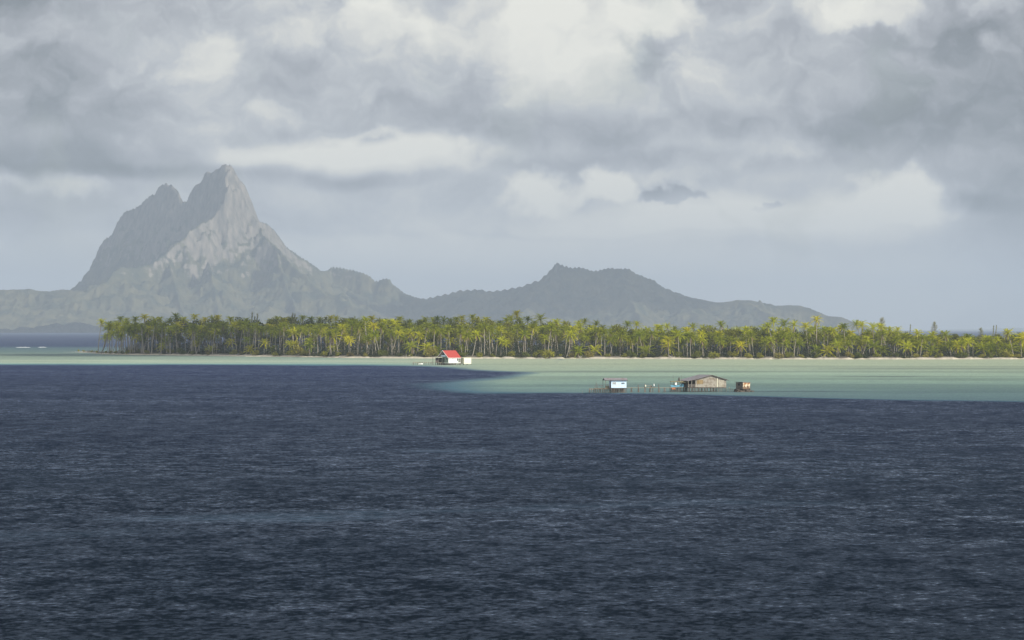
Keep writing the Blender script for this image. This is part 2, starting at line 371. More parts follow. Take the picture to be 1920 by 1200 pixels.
    ts = N(nt, 'ShaderNodeSeparateXYZ'); L(tot, ts.inputs[0])
    def mth0(op, x, y):
        n = N(nt, 'ShaderNodeMath', operation=op)
        for i, q in enumerate((x, y)):
            if isinstance(q, (int, float)): n.inputs[i].default_value = q
            else: L(q, n.inputs[i])
        return n.outputs[0]
    yy = mth0('ADD', mth0('ADD', mth0('MULTIPLY', mth0('MINIMUM', ts.outputs[1], 0), 2.5), mth0('MULTIPLY', mth0('MAXIMUM', ts.outputs[1], 0), .42)), -.175)
    tc2 = N(nt, 'ShaderNodeCombineXYZ'); L(ts.outputs[0], tc2.inputs[0]); L(yy, tc2.inputs[1]); tc2.inputs[2].default_value = 1
    nn = vm('NORMALIZE', tc2.outputs[0], None)
    # foam flecks along wind lines
    mx = N(nt, 'ShaderNodeMix', data_type='RGBA'); L(a.outputs['Color'], mx.inputs[6]); mx.inputs[7].default_value = (.15,.23,.33,1)
    fl = noise(.9, (.5, 1, 1), 5, .7); fr = N(nt, 'ShaderNodeMapRange'); L(fl.outputs[0], fr.inputs[0]); fr.inputs[1].default_value = .44; fr.inputs[2].default_value = .66
    sp = N(nt, 'ShaderNodeSeparateXYZ'); L(g.outputs['Position'], sp.inputs[0])
    def mth(op, x, y=None, z=None):
        n = N(nt, 'ShaderNodeMath', operation=op)
        for i, q in enumerate((x, y, z)):
            if q is None: continue
            if isinstance(q, (int, float)): n.inputs[i].default_value = q
            else: L(q, n.inputs[i])
        return n.outputs[0]
    # a wind line crossing the near water
    wl = noise(.05, (1, 1, 1), 3)
    off = mth('MULTIPLY', mth('SUBTRACT', wl.outputs[0], .5), 26)
    lines = []
    for (x0, y0), (x1, y1), wd, st in [((-27,331),(-12,347),5.5,.6), ((-17,343),(-1,357),4.,.45), ((-5,352),(11,367),5.,.35), ((-12,521),(-3,528),4.5,.6), ((8,360),(26,374),6.,.35), ((14,420),(30,430),8,.25), ((-50,300),(-26,318),5,.25)]:
        dx, dy = x1-x0, y1-y0; Ln = math.hypot(dx, dy); dx /= Ln; dy /= Ln
        al = mth('ADD', mth('MULTIPLY', mth('SUBTRACT', sp.outputs[0], x0), dx), mth('MULTIPLY', mth('SUBTRACT', sp.outputs[1], y0), dy))
        ac = mth('ADD', mth('MULTIPLY', mth('SUBTRACT', sp.outputs[0], x0), -dy), mth('ADD', mth('MULTIPLY', mth('SUBTRACT', sp.outputs[1], y0), dx), off))
        q = mth('ADD', mth('POWER', mth('ABSOLUTE', mth('DIVIDE', mth('SUBTRACT', al, Ln/2), Ln/2)), 4), mth('POWER', mth('ABSOLUTE', mth('DIVIDE', ac, wd)), 2))
        lines.append(mth('MULTIPLY', mth('EXPONENT', mth('MULTIPLY', q, -1)), st))
    tt = lines[0]
    for l in lines[1:]: tt = mth('MAXIMUM', tt, l)
    L(mth('MULTIPLY', mth('MULTIPLY', tt, mth('ADD', .12, fr.outputs[0])), .8), mx.inputs[0])
    nt.nodes.remove(p)
    body = N(nt, 'ShaderNodeBsdfDiffuse'); L(mx.outputs[2], body.inputs['Color'])
    gl = N(nt, 'ShaderNodeBsdfGlossy'); gl.inputs['Color'].default_value = (.60, .69, .83, 1); gl.inputs['Roughness'].default_value = .17; L(nn, gl.inputs['Normal'])
    fz = N(nt, 'ShaderNodeFresnel'); fz.inputs['IOR'].default_value = 1.333; L(nn, fz.inputs['Normal'])
    ms = N(nt, 'ShaderNodeMixShader'); L(fz.outputs[0], ms.inputs[0]); L(body.outputs[0], ms.inputs[1]); L(gl.outputs[0], ms.inputs[2]); L(ms.outputs[0], out.inputs['Surface'])
    tag(link('sea', me), kind='structure')
build_sea()

# ------------------------------------------------------------------ the high island: ridges in real depth
def build_mountain():
    def ridge(px_pts, dpts, a, w, b):   # dpts: depth by px ; cliff height a over width w, then slope b
        P = [];
        for q in px_pts:
            D = q[2] if len(q) > 2 else float(ip(q[0], dpts))
            P.append((X(q[0], D), D, Z(q[1], D)))
        return P, a, w, b
    main = [(120,552),(148,538),(157,517),(173,498),(180,477),(187,461),(197,447),(208,442),(217,426),(220,415),(227,405),(237,393),(253,389),(264,382),(275,370),(283,365),(291,362.5),(295,355),(301,347),(311,343),(320,345),(331,354),(337,363),(343,377),(353,378),(356,362),(363,351),(373,343),(380,337),(384,326),(389,321.5),(397,322.5),(408,317),(416,310),(424,307.6),(432,308),(437,314),(443,325),(451,337),(459,346),(461,354),(467,367),(475,391),(481,407)]
    east = [(481,407),(485,413),(499,418),(512,429),(525,445),(536,461),(552,471),(568,482),(579,490),(590,498),(600,505),(613,512)]
    mid = [(585,515),(601,507.5),(613,507.5),(622,497.5),(635,499),(663,505),(685,511),(694,517),(701,524),(708,525.6),(719,521.5),(729,520),(735,528),(738,542.5),(754,546.5),(769,552),(790,560.6)]
    eastlow = [(790,560.6),(819,555),(863,543.4),(894,542),(922,545),(976,537),(997,529),(1019,521.6),(1029,509),(1035,500),(1044,493),(1060,498),(1072,502),(1088,501),(1110,508),(1122,507),(1141,502),(1160,504),(1177,503),(1193,513),(1227,525),(1240,538),(1273,552),(1300,557),(1343,567),(1383,562),(1407,563),(1457,573),(1497,571),(1520,578),(1550,592),(1577,594),(1597,602),(1625,612),(1650,619)]
    dm = [(100,19450),(148,19300),(237,18850),(311,18500),(353,18260),(425,18000),(481,18150),(579,18500),(613,18650)]
    dm2 = [(585,18750),(622,18900),(735,18700),(790,18500),(1044,18300),(1240,18150),(1650,17500)]
    spur = [(430,313,17985),(421,333,17960),(424,357,17935),(416,381,17910),(408,397,17885),(395,407,17850),(376,415,17800),(357,430,17740),(349,442,17715),(328,458,17660),(312,471,17620),(293,485,17570),(269,498,17510),(240,502,17450),(227,498,17420),(213,507,17390),(203,519,17360),(189,535,17320),(150,552,17250),(80,575,17150)]
    R_ = [ridge(main, dm, 60, 30, .46), ridge(east, dm, 60, 30, .44), ridge(mid, dm2, 60, 30, .42), ridge(eastlow, dm2, 30, 25, .40),
          ridge(spur, None, 50, 25, .46),
          ridge([(485,425,18000),(505,450,17850),(530,474,17720),(560,510,17560),(600,545,17400),(650,570,17250),(715,590,17120),(745,606,17040)], None, 25, 30, .46),
          ridge([(392,490,17560),(402,540,17340),(412,580,17150)], None, 25, 25, .45),
          ridge([(318,490,17560),(335,550,17300),(345,585,17120)], None, 20, 25, .45),
          ridge([(520,470,17720),(530,510,17560),(545,555,17350),(560,590,17130)], None, 30, 22, .45),
          ridge([(-120,556,17600),(-40,548,17520),(0,543.5,17480),(40,542.5,17440),(55,541,17420),(70,546,17420),(95,546,17400),(120,543,17380),(150,545,17330),(200,560,17250),(260,575,17150),(330,592,17060)], None, 14, 25, .33),
          ridge([(40,542.5,17440),(30,570,17250),(20,590,17080)], None, 10, 20, .3),
          ridge([(120,543,17380),(130,570,17220),(150,592,17060)], None, 10, 20, .3),
          ridge([(1044,493,18300),(1030,530,18050),(1000,565,17750),(970,590,17450)], None, 25, 22, .42),
          ridge([(1160,504,18220),(1170,540,17950),(1190,575,17600),(1200,595,17350)], None, 20, 22, .40),
          ridge([(1273,552,18100),(1290,575,17800),(1310,595,17450)], None, 12, 20, .35),
          ridge([(1400,563,17850),(1430,582,17600),(1460,597,17350)], None, 12, 20, .33),
          ridge([(900,542,18400),(880,565,18050),(850,590,17650)], None, 15, 22, .38)]
    xs = np.arange(X(-260, 17500), X(1720, 17500), 4.6); ysd = np.concatenate([np.arange(16900, 18300, 6.), np.arange(18300, 20000, 11.)])
    YY, XX = np.meshgrid(ysd, xs, indexing='ij')
    # wobble the query points so that flanks get gullies, ridgelines stay put
    H = np.full(XX.shape, -60.); Dm = np.full(XX.shape, 1e9)
    gx = (fbm(XX/70, YY/70, 11, 4)-.47)*70; gy = (fbm(XX/70+40, YY/70, 15, 4)-.47)*70
    for ri, (P, a, w, b) in enumerate(R_):
        crest = ri < 4
        for (x0, y0, z0), (x1, y1, z1) in zip(P[:-1], P[1:]):
            dx, dy = x1-x0, y1-y0; l2 = dx*dx+dy*dy+1e-6
            def dist(qx, qy):
                t = np.clip(((qx-x0)*dx+(qy-y0)*dy)/l2, 0, 1)
                return np.hypot(qx-x0-t*dx, qy-y0-t*dy), t
            d0, t0 = dist(XX, YY)
            k = np.clip(d0/120, 0, 1)
            if not crest: k = np.clip(d0/45, .35, 1)*1.5
            d, t = dist(XX+gx*k, YY+gy*k)
            z = z0+t*(z1-z0)
            aa = np.maximum(np.minimum(a, z*.35), (z-215)*(.9 if ri < 5 else 1.0))
            ww = np.maximum(w, aa*.36)
            h = z - aa*(1-np.exp(-d/ww)) - b*d*(1-.2*np.clip(d/900, 0, 1))
            up = h > H; H = np.where(up, h, H); Dm = np.where(up, d0, Dm)
    n = fbm(XX/38, YY/38, 31, 5, True)-.55
    n2 = fbm(XX/150, YY/150, 41, 4, True)-.55
    k = np.clip(Dm/50, .12, 1)
    H = H + k*(n*42 + n2*60)*np.clip(H/160+.25, 0, 1)
    H = H + (fbm(XX/9, YY/9, 77, 3)-.45)*6*np.clip(Dm/25, .35, 1)     # forest canopy and crags
    cl = np.clip((H-200)/150, 0, 1)*np.clip(Dm/12, .1, 1)
    H = H + cl*(fbm(XX/16, YY/30, 88, 4, True)-.55)*17 + cl*(fbm(XX/60, YY/60, 93, 3, True)-.55)*40
    apron = (fbm(XX/260+3, YY/260, 61, 4)*36-6)*ss(16930, 17300, YY)
    H = np.maximum(H, np.where(YY < 19000, apron*ss(X(1700,17500), X(1450,17500), XX), -5))
    H = np.where(H < 0, -.8, H)
    m, nt, p, out = nodes('mountain_slopes'); L = nt.links.new
    me = grid_mesh('mountain', XX, YY, H, m)
    g = N(nt, 'ShaderNodeNewGeometry'); sp = N(nt, 'ShaderNodeSeparateXYZ'); L(g.outputs['Normal'], sp.inputs[0])
    mp = N(nt, 'ShaderNodeMapping'); mp.inputs['Scale'].default_value = (1,.6,.3); L(g.outputs['Position'], mp.inputs[0])
    n1 = N(nt, 'ShaderNodeTexNoise', i_Scale=.06, i_Detail=6., i_Roughness=.65); L(mp.outputs[0], n1.inputs['Vector'])
    n2_ = N(nt, 'ShaderNodeTexNoise', i_Scale=.012, i_Detail=6., i_Roughness=.6); L(g.outputs['Position'], n2_.inputs['Vector'])
    def mth(op, a, b=None, c=None):
        n = N(nt, 'ShaderNodeMath', operation=op)
        for i, v in enumerate((a, b, c)):
            if v is None: continue
            if isinstance(v, (int, float)): n.inputs[i].default_value = v
            else: L(v, n.inputs[i])
        return n.outputs[0]
    pz = N(nt, 'ShaderNodeSeparateXYZ'); L(g.outputs['Position'], pz.inputs[0])
    mp2 = N(nt, 'ShaderNodeMapping'); mp2.inputs['Scale'].default_value = (.25,.25,1.4); L(g.outputs['Position'], mp2.inputs[0])
    led = N(nt, 'ShaderNodeTexNoise', i_Scale=.045, i_Detail=5., i_Roughness=.6); L(mp2.outputs[0], led.inputs['Vector'])
    # rock shows where it is steep, more so high up
    steep = mth('SUBTRACT', .74, sp.outputs[2])
    hi = mth('MULTIPLY_ADD', pz.outputs[2], .0015, -.62)
    f = mth('ADD', mth('ADD', steep, hi), mth('ADD', mth('MULTIPLY', mth('SUBTRACT', n1.outputs[0], .5), .8), mth('MULTIPLY', mth('SUBTRACT', led.outputs[0], .5), .9)))
    fr = N(nt, 'ShaderNodeMapRange', interpolation_type='SMOOTHSTEP'); L(f, fr.inputs[0]); fr.inputs[1].default_value = .06; fr.inputs[2].default_value = .24
    rock = N(nt, 'ShaderNodeMix', data_type='RGBA'); rr_ = N(nt, 'ShaderNodeMapRange'); L(n1.outputs[0], rr_.inputs[0]); rr_.inputs[1].default_value = .36; rr_.inputs[2].default_value = .62; L(rr_.outputs[0], rock.inputs[0]); rock.inputs[6].default_value = (.09,.088,.075,1); rock.inputs[7].default_value = (.225,.20,.165,1)
    veg = N(nt, 'ShaderNodeMix', data_type='RGBA'); vr = N(nt, 'ShaderNodeMapRange'); L(n2_.outputs[0], vr.inputs[0]); vr.inputs[1].default_value = .38; vr.inputs[2].default_value = .62
    L(vr.outputs[0], veg.inputs[0]); veg.inputs[6].default_value = (.035,.045,.03,1); veg.inputs[7].default_value = (.105,.10,.055,1)
    mx = N(nt, 'ShaderNodeMix', data_type='RGBA'); L(fr.outputs[0], mx.inputs[0]); L(veg.outputs[2], mx.inputs[6]); L(rock.outputs[2], mx.inputs[7])
    bp = N(nt, 'ShaderNodeBump', i_Strength=.35, i_Distance=8.); L(n1.outputs[0], bp.inputs['Height']); L(bp.outputs[0], p.inputs['Normal'])
    L(mx.outputs[2], p.inputs['Base Color']); p.inputs['Roughness'].default_value = .95; p.inputs['Specular IOR Level'].default_value = .1
    tag(link('mountain', me), kind='structure')
build_mountain()

def build_far_reef():        # low palm-clad reef islands on the horizon
    D = 40000.
    xs = np.arange(X(1730, D), X(2300, D), 7.); y = np.linspace(0, 1, 7)
    YY, XX = np.meshgrid(D+y*500, xs, indexing='ij')
    gap = ss(.36, .5, fbm(XX/420+2.7, XX*0, 5, 3)); ease = ss(X(1735, D), X(1800, D), XX)
    H = (15+fbm(XX/30, YY/60, 8, 4)*24)*np.sin(np.clip(np.repeat(y[:, None], len(xs), 1)*1.15, 0, 1)*math.pi)**.5*ease*(.45+.55*gap)-.8
    m = wood('far_trees', (.05,.07,.03), (.10,.11,.06), .02)
    tag(link('far_reef_islands', grid_mesh('far_reef_islands', XX, YY, H, m)), kind='structure')
build_far_reef()

# ------------------------------------------------------------------ palm islet
SHORE = [(140,660.2),(165,661.5),(190,664),(240,665.5),(300,666),(380,667),(480,668.5),(560,669.5),(640,671),(760,672),(900,672.3),(1200,672.8),(1500,673.8),(1700,673.8),(1920,673.5),(2300,673)]
def shoreD(px): return CAMZ*F/(float(ip(px, SHORE))-HY)
def widthD(px): return float(ip(px, [(140,6),(190,30),(260,70),(480,190),(800,260),(2300,260)]))
def build_islet():
    px = np.linspace(118, 2300, 900); rows = np.linspace(0, 1, 40)**1.5
    S = CAMZ*F/(ip(px, SHORE)-HY); Wd = ip(px, [(118,0),(140,6),(190,30),(260,70),(480,190),(800,260),(2300,260)])
    jag = (fbm(px/18, px*0+3, 9, 5)-.47)*26+(fbm(px/5, px*0+8, 19, 3)-.47)*8
    f0 = S-4+jag*np.clip(Wd/60, 0, 1)
    DD = f0[None, :]+rows[:, None]*(Wd[None, :]+12)
    XX = (px[None, :]-HX)/F*DD
    edge = (DD-f0[None, :]); back = (f0[None, :]+Wd[None, :]+12-DD)
    H = np.minimum(1.5, .075*edge)*np.clip(back/8, 0, 1)*np.clip(Wd/20, .25, 1)[None, :] + (fbm(XX/6, DD/6, 4, 3)-.45)*.35 - .12
    me = grid_mesh('beach', XX, DD, H, M['sand'])
    me.materials.clear()
    m, nt, p, out = nodes('islet_ground'); L = nt.links.new; me.materials.append(m)
    g = N(nt, 'ShaderNodeNewGeometry'); sp = N(nt, 'ShaderNodeSeparateXYZ'); L(g.outputs['Position'], sp.inputs[0])
    n = N(nt, 'ShaderNodeTexNoise', i_Scale=.12, i_Detail=5.); L(g.outputs['Position'], n.inputs['Vector'])
    ad = N(nt, 'ShaderNodeMath', operation='MULTIPLY_ADD'); L(n.outputs[0], ad.inputs[0]); ad.inputs[1].default_value = 1.6; L(sp.outputs[2], ad.inputs[2])
    r = N(nt, 'ShaderNodeMapRange'); L(ad.outputs[0], r.inputs[0]); r.inputs[1].default_value = 1.35; r.inputs[2].default_value = 1.75
    mx = N(nt, 'ShaderNodeMix', data_type='RGBA'); L(r.outputs[0], mx.inputs[0]); mx.inputs[6].default_value = (.56,.51,.40,1); mx.inputs[7].default_value = (.12,.10,.07,1)
    L(mx.outputs[2], p.inputs['Base Color']); p.inputs['Roughness'].default_value = .95
    tag(link('beach', me), kind='structure')
build_islet()

# palm meshes -------------------------------------------------------------
def frond(mb, rr, az, e0, Ln, droop, mi=0, wid=.75):
    n = 7; pts = []
    p = np.array([0, 0, 0.]); e = e0
    ca, sa = math.cos(az), math.sin(az)
    for i in range(n+1):
        pts.append(p.copy())
        p = p + Ln/n*np.array([ca*math.cos(e), sa*math.cos(e), math.sin(e)])
        e -= droop/n*(.5+i/n*1.2)
    side = np.array([-sa, ca, 0])
    for i in range(n):                       # midrib
        w = .05
        mb.add([pts[i]-side*w, pts[i]+side*w, pts[i+1]+side*w*.7, pts[i+1]-side*w*.7], [(0,1,2,3)], mi)
    K = 11
    for k in range(K):
        t = (k+.7)/K*n; i = min(int(t), n-1); q = pts[i]+(pts[i+1]-pts[i])*(t-i)
        d = pts[i+1]-pts[i]; d = d/np.linalg.norm(d)
        ll = wid*(.55+.6*math.sin(math.pi*min(1, (k+1.5)/(K+1))))*rr.uniform(.85, 1.15)
        for s in (-1, 1):
            v = d*.55+side*s*.8+np.array([0, 0, -.45-.25*rr.random()]); v = v/np.linalg.norm(v)*ll
            mb.add([q-d*.10, q+d*.13, q+v], [(0,1,2)], mi)
crowns = []
for i in range(12):
    rr = random.Random(100+i); mb = MB()
    tall = i % 3
    Nf = rr.randint(20, 26); L0 = (3.1, 3.4, 4.3)[tall]
    wind = R(200)
    for k in range(Nf):
        f = k/Nf; az = k*2.4+rr.uniform(-.3, .3)
        e0 = R(82-118*f**1.15+rr.uniform(-9, 9)); dr = R(rr.uniform(45, 85)*(1.15-.35*f))
        frond(mb, rr, az, e0, L0*rr.uniform(.85, 1.1)*(.75+.25*min(1, f*3)), dr, 0, .62 if tall < 2 else .8)
    for k in range(rr.randint(1, 4)):
        frond(mb, rr, rr.uniform(0, 6.28), R(-rr.uniform(40, 65)), L0*.75, R(30), 1, .4)
    nut = rr.randint(3, 6)
    for k in range(nut):
        a = rr.uniform(0, 6.28); c = (.28*math.cos(a), .28*math.sin(a), -.3)
        mb.tube([(c[0], c[1], c[2]+.14), c, (c[0], c[1], c[2]-.14)], [.05, .15, .05], 5, 2)
    crowns.append(mb.mesh('crown', [M['frond'], M['dry'], M['bark']]))
def trunk_mesh(seed, lean, bend):     # unit height 1 with real radii; scaled in z per palm; leans sideways in units of height
    mb = MB(); rr = random.Random(seed); pts = []; rad = []
    for i in range(9):
        t = i/8; x = lean*(t**(.7 if bend > 0 else 1.6)); y = .04*math.sin(t*3+seed)
        pts.append((x, y, t)); rad.append(.21*(1.5 if i == 0 else 1)*(1-.42*t)*rr.uniform(.95, 1.05))
    # radii are metres, height is unit: build at height 12 m
    pts = [(p[0]*12, p[1]*12, p[2]*12-.3) for p in pts]
    mb.tube(pts, rad, 7); return mb.mesh('trunk', M['trunk'], True), lean*12, pts[-1]
trunks = [trunk_mesh(k, l, b) for k, (l, b) in enumerate([(0,0),(.05,0),(-.05,1),(.12,0),(-.12,1),(.22,1),(-.22,0),(.34,1),(-.34,1),(.5,1),(-.5,1)])]
UP, SL, SR, LL, LR = [0,1,2], [6,4], [5,3], [8], [7]

MARK = [(0,215,'at the islet left tip'), (215,262,'beside the left sea gap'), (262,330,'right of the sea gap'), (330,400,'under the left mountain spire'),
        (400,455,'under the mountain summit'), (455,515,'around the twin bare spikes'), (515,575,'in the dark left wood'), (575,640,'left of the yellow palms'),
        (640,700,'among the first yellow palms'), (700,760,'left of the pier'), (760,812,'behind the pier'), (812,870,'behind the red-roofed house'), (870,930,'right of the red-roofed house'),
        (930,1000,'below the tallest palm'), (1000,1060,'below the eastern hill peak'), (1060,1110,'left of the pale blue hut'), (1110,1180,'above the pale blue hut'), (1180,1260,'above the stump walkway'),
        (1260,1310,'above the blue platform'), (1310,1370,'above the big grey hut'), (1370,1425,'above the rusty shed'), (1425,1490,'right of the rusty shed'), (1490,1560,'under the hill eastern end'),
        (1560,1630,'where the far hill ends'), (1630,1700,'right of the hill end'), (1700,1790,'left of the open horizon'), (1790,2400,'at the right edge')]
palms = []
def palm(px, D, topY, row, lean=None, short=False, name=None, crown=None, sc=None):
    ztop = Z(topY-2, D); scale = sc or rnd.uniform(.85, 1.12)
    hgt = max(1.2, ztop-2.7*scale-1.0)
    if lean is None:
        lean = rnd.choices(['u', 'l', 'r', 'L', 'R'], [44, 19, 19, 9, 9])[0]
    ti = rnd.choice({'u': UP, 'l': SL, 'r': SR, 'L': LL, 'R': LR}[lean])
    if hgt < 5 and ti > 6: ti = 1
    tm, off, tip = trunks[ti]
    k = hgt/12
    root = link('coconut_palm', None, None, (X(px, D)-tip[0]*k, D, 1.0), 0)
    t = link('trunk', tm, root); t.scale = (k if ti > 2 else max(k, .6), k, k)
    t.scale = (k, k, k)
    if k < .7: t.scale = (k*1.0, k*1.0, k)
    ci = crown if crown is not None else (rnd.choice([2,5,8,11]) if (short or rnd.random() < .12) else rnd.choice([0,1,3,4,6,7,9,10]))
    c = link('crown', crowns[ci], root, (tip[0]*k, tip[1]*k, (tip[2])*k), rnd.uniform(0, 6.28)); c.scale = (scale*1.24,)*3
    palms.append((root, px, row, hgt, lean, name))
    return root
R2 = random.Random(5)
# skyline palms read off the photograph: px of the crown, its top
sky_list = [(191,597,'r'),(204,603),(218,604),(226,592),(238,594),(254,592),(271,587),(290,594),(300,593),(318,595),(330,586),(345,593),(365,587),(383,594),(399,591),(408,589),(432,592),(447,600),(462,595),
 (508,597),(520,592),(532,594),(545,592),(567,589),(583,592),(599,592),(620,590),(630,591),(648,596),(665,597),(697,590),(712,597),(735,598),(750,591),(768,597),(790,598),(798,593),(812,594),(820,591),(832,593),(845,597),(855,592),(866,590),(886,588),(895,593),(911,592),
 (922,601),(937,599),(950,593),(958,592),(969,580.5),(975,594),(990,591),(1013,590),(1003,600),(1032,601),(1060,601),(1085,600),(1096,596),(1110,608),(1118,600),(1130,609),(1150,609),(1162,612),(1177,601),(1194,601),(1214,612),(1233,607),(1251,605),(1265,610),(1286,612),(1299,605),(1318,611),(1330,609),(1352,601),(1382,614),(1410,614),(1432,611)]
for q in sky_list:
    px, ty = q[0], q[1]
    wd = widthD(px)
    D = shoreD(px)+wd*R2.uniform(.55, .85) if px > 262 else shoreD(px)+R2.uniform(6, max(8, wd*.6))
    palm(px, D, ty, 'back' if px > 262 else 'front', q[2] if len(q) > 2 else rnd.choice(['u','u','l','r']), sc=1.0,
         name={191: 'lone thin palm standing leftmost on the islet tip', 969: 'single tallest palm, its round dark crown above the whole skyline'}.get(px))
lit = [(684,592),(723,596),(740,600),(660,600),(700,603),(1043,596,'r'),(1034,604,'r'),(1075,609,'r'),(1450,593),(1470,600),(1489,600),(1511,603),(1531,591),(1518,612),(1545,610),(1553,612),(1562,613),(1582,604),(1595,618),(1606,599),(1616,601),(1637,606),(1650,604),(1668,612),(1680,620),(1720,617),(1748,621),(1700,625),(1815,625),(1850,628),(1890,616),(1912,624),(1440,603),(1460,612)]
for q in lit:
    px, ty = q[0], q[1]
    palm(px, shoreD(px)+R2.uniform(25, 60), ty, 'middle', q[2] if len(q) > 2 else rnd.choice(['u','u','l']), sc=1.0 if px != 1531 else .95,
         name={1531: 'tall palm with a full round crown standing clear above its neighbours before the far hill'}.get(px))
def fill(n, x0, x1, d0, d1, t0, t1, row, short=0., jit=1.0):
    for i in range(n):
        px = x0+(x1-x0)*(i+R2.uniform(-.4, 1.4)*jit)/n
        D = shoreD(px)+R2.uniform(d0, d1)*min(1, widthD(px)/150)
        sh = R2.random() < short
        ty = R2.uniform(t0, t1) + (20 if sh else 0)
        palm(px, D, min(ty, 650), row, short=sh)
fill(14, 198, 266, 3, 34, 599, 612, 'front')
fill(14, 196, 262, 3, 34, 611, 630, 'front')
fill(18, 235, 480, 10, 60, 600, 618, 'front')
fill(10, 262, 480, 8, 30, 620, 640, 'front', .2)
fill(12, 480, 660, 8, 40, 612, 640, 'front', .2)
fill(10, 480, 660, 40, 110, 602, 618, 'middle')
fill(42, 650, 1440, 6, 34, 618, 638, 'front', .18)
fill(32, 650, 1440, 34, 95, 607, 624, 'middle')
fill(32, 1440, 1935, 6, 30, 618, 640, 'front', .45)
fill(10, 1440, 1700, 34, 95, 608, 622, 'middle')
fill(8, 1700, 1935, 34, 80, 626, 632, 'middle')
def build_far_grove():       # the many more palms standing behind the ones that can be told apart
    r3 = random.Random(99); V = []; Fc = []; Mi = []; n0 = 0
    src = []
    for me_ in [crowns[i] for i in (0,1,3,4,6,7)]+[trunks[i][0] for i in range(5)]:
        v = np.empty(len(me_.vertices)*3); me_.vertices.foreach_get('co', v)
        src.append((v.reshape(-1, 3), [tuple(p.vertices) for p in me_.polygons], [p.material_index for p in me_.polygons]))
    for i in range(500):
        px = 250+(2230-250)*(i+r3.random())/500; wd = widthD(px)
        u_ = .05+.75*r3.random()**1.4; D = shoreD(px)+wd*u_
        top = float(ip(px, [(260,597),(480,598),(700,600),(1000,600),(1150,612),(1400,616),(1650,612),(1720,624),(1930,627)]))+r3.uniform(2, 20)
        h = max(3, Z(top, D)-3.5); k = h/12; x0 = X(px, D); ti = r3.randrange(5); tip = trunks[ti][2]
        for (v, f, m_), off, sc, rz, mo in ((src[r3.randrange(6)], (tip[0]*k, tip[1]*k, tip[2]*k), (1.25,)*3, r3.uniform(0, 6.28), 0), (src[6+ti], (0,0,0), (k,k,k), 0, 3)):
            c_, s_ = math.cos(rz), math.sin(rz); q = v*np.array(sc)
            q = np.stack([q[:,0]*c_-q[:,1]*s_+off[0]+x0, q[:,0]*s_+q[:,1]*c_+off[1]+D, q[:,2]+off[2]+1.0], -1)
            V.append(q); Fc += [tuple(j+n0 for j in t) for t in f]; Mi += [(a if mo == 0 else (4 if u_ < .3 else 3)) for a in m_]; n0 += len(q)
    me = bpy.data.meshes.new('palm_grove'); me.from_pydata(np.concatenate(V).tolist(), [], Fc)
    for m_ in (M['frond2'], M['dry'], M['bark'], M['bark'], M['trunk']): me.materials.append(m_)
    me.polygons.foreach_set('material_index', Mi); me.update()
    tag(link('palm_grove', me), 'dense mass of further coconut palms filling the grove behind', 'palm grove', kind='stuff')
build_far_grove()
ORD = ['first','second','third','fourth','fifth','sixth','seventh','eighth','ninth','tenth']
def place_words(px):
    for a, b, s in MARK:
        if a <= px < b: return s
rows = {'front': 'front-row', 'middle': 'mid-grove', 'back': 'skyline'}
groups = {}
for root, px, row, h, lean, nm in palms:
    tag(root, None, 'palm tree', 'coconut palms of the islet grove')
    if nm: root['label'] = nm; continue
    hh = 'tall' if h > 13 else ('low' if h < 6.5 else 'mid-height')
    ln = {'u': 'upright', 'l': 'left-leaning', 'r': 'right-leaning', 'L': 'left-slanting', 'R': 'right-slanting'}[lean]
    key = f"{ln} {hh} {rows[row]} palm {place_words(px)}"
    groups.setdefault(key, []).append((px, root))
for key, lst in groups.items():
    lst.sort(key=lambda q: q[0])
    for i, (px, root) in enumerate(lst):
        root['label'] = key if len(lst) == 1 else f"{key}, {ORD[min(i, 9)]} of {len(lst)} from left"

# broadleaf trees, casuarinas, bushes --------------------------------------
def leafmesh(name, seed, blobs, n, size, mat, dens=1.0, shape=None):
    rr = np.random.RandomState(seed); mb = MB()
    for (cx, cy, cz, r, rz) in blobs:
        m = int(n*r*r*dens)
        for _ in range(m):
            u = rr.normal(size=3); u /= np.linalg.norm(u); q = np.array([cx, cy, cz])+u*np.array([r, r, rz])*rr.uniform(.45, 1.08)
            a = rr.normal(size=3); a /= np.linalg.norm(a); b = np.cross(a, rr.normal(size=3)); b /= np.linalg.norm(b)
            s = size*rr.uniform(.5, 1.2)
            mb.add([q-a*s, q+b*s*.5, q+a*s, q-b*s*.5], [(0,1,2,3)])
    return mb.mesh(name, mat)
def tree_variant(seed, H, Rr, mat):
    rr = random.Random(seed); bl = []; limbs = MB()
    limbs.tube([(0,0,-.5), (.1,0,H*.25), (.2,.1,H*.5)], [.32,.24,.18], 7)
    for k in range(9):
        a = rr.uniform(0, 6.28); q = rr.uniform(.2, .8)*Rr; z = H*rr.uniform(.4, .9)
        r = rr.uniform(.28, .45)*Rr
        bl.append((q*math.cos(a), q*math.sin(a), z, r, r*.75))
        limbs.tube([(.12,.03,H*rr.uniform(.2,.45)), (q*.6*math.cos(a), q*.6*math.sin(a), z*.85), (q*math.cos(a), q*math.sin(a), z)], [.13,.08,.03], 5)
    bl.append((0, 0, H*.88, .4*Rr, .3*Rr))
    return leafmesh('crown', seed, bl, 42, .34, mat), limbs.mesh('trunk', M['bark'], True)
btrees = [tree_variant(s, 10, 4.4, M['broad']) for s in range(5)]
rb = random.Random(21)
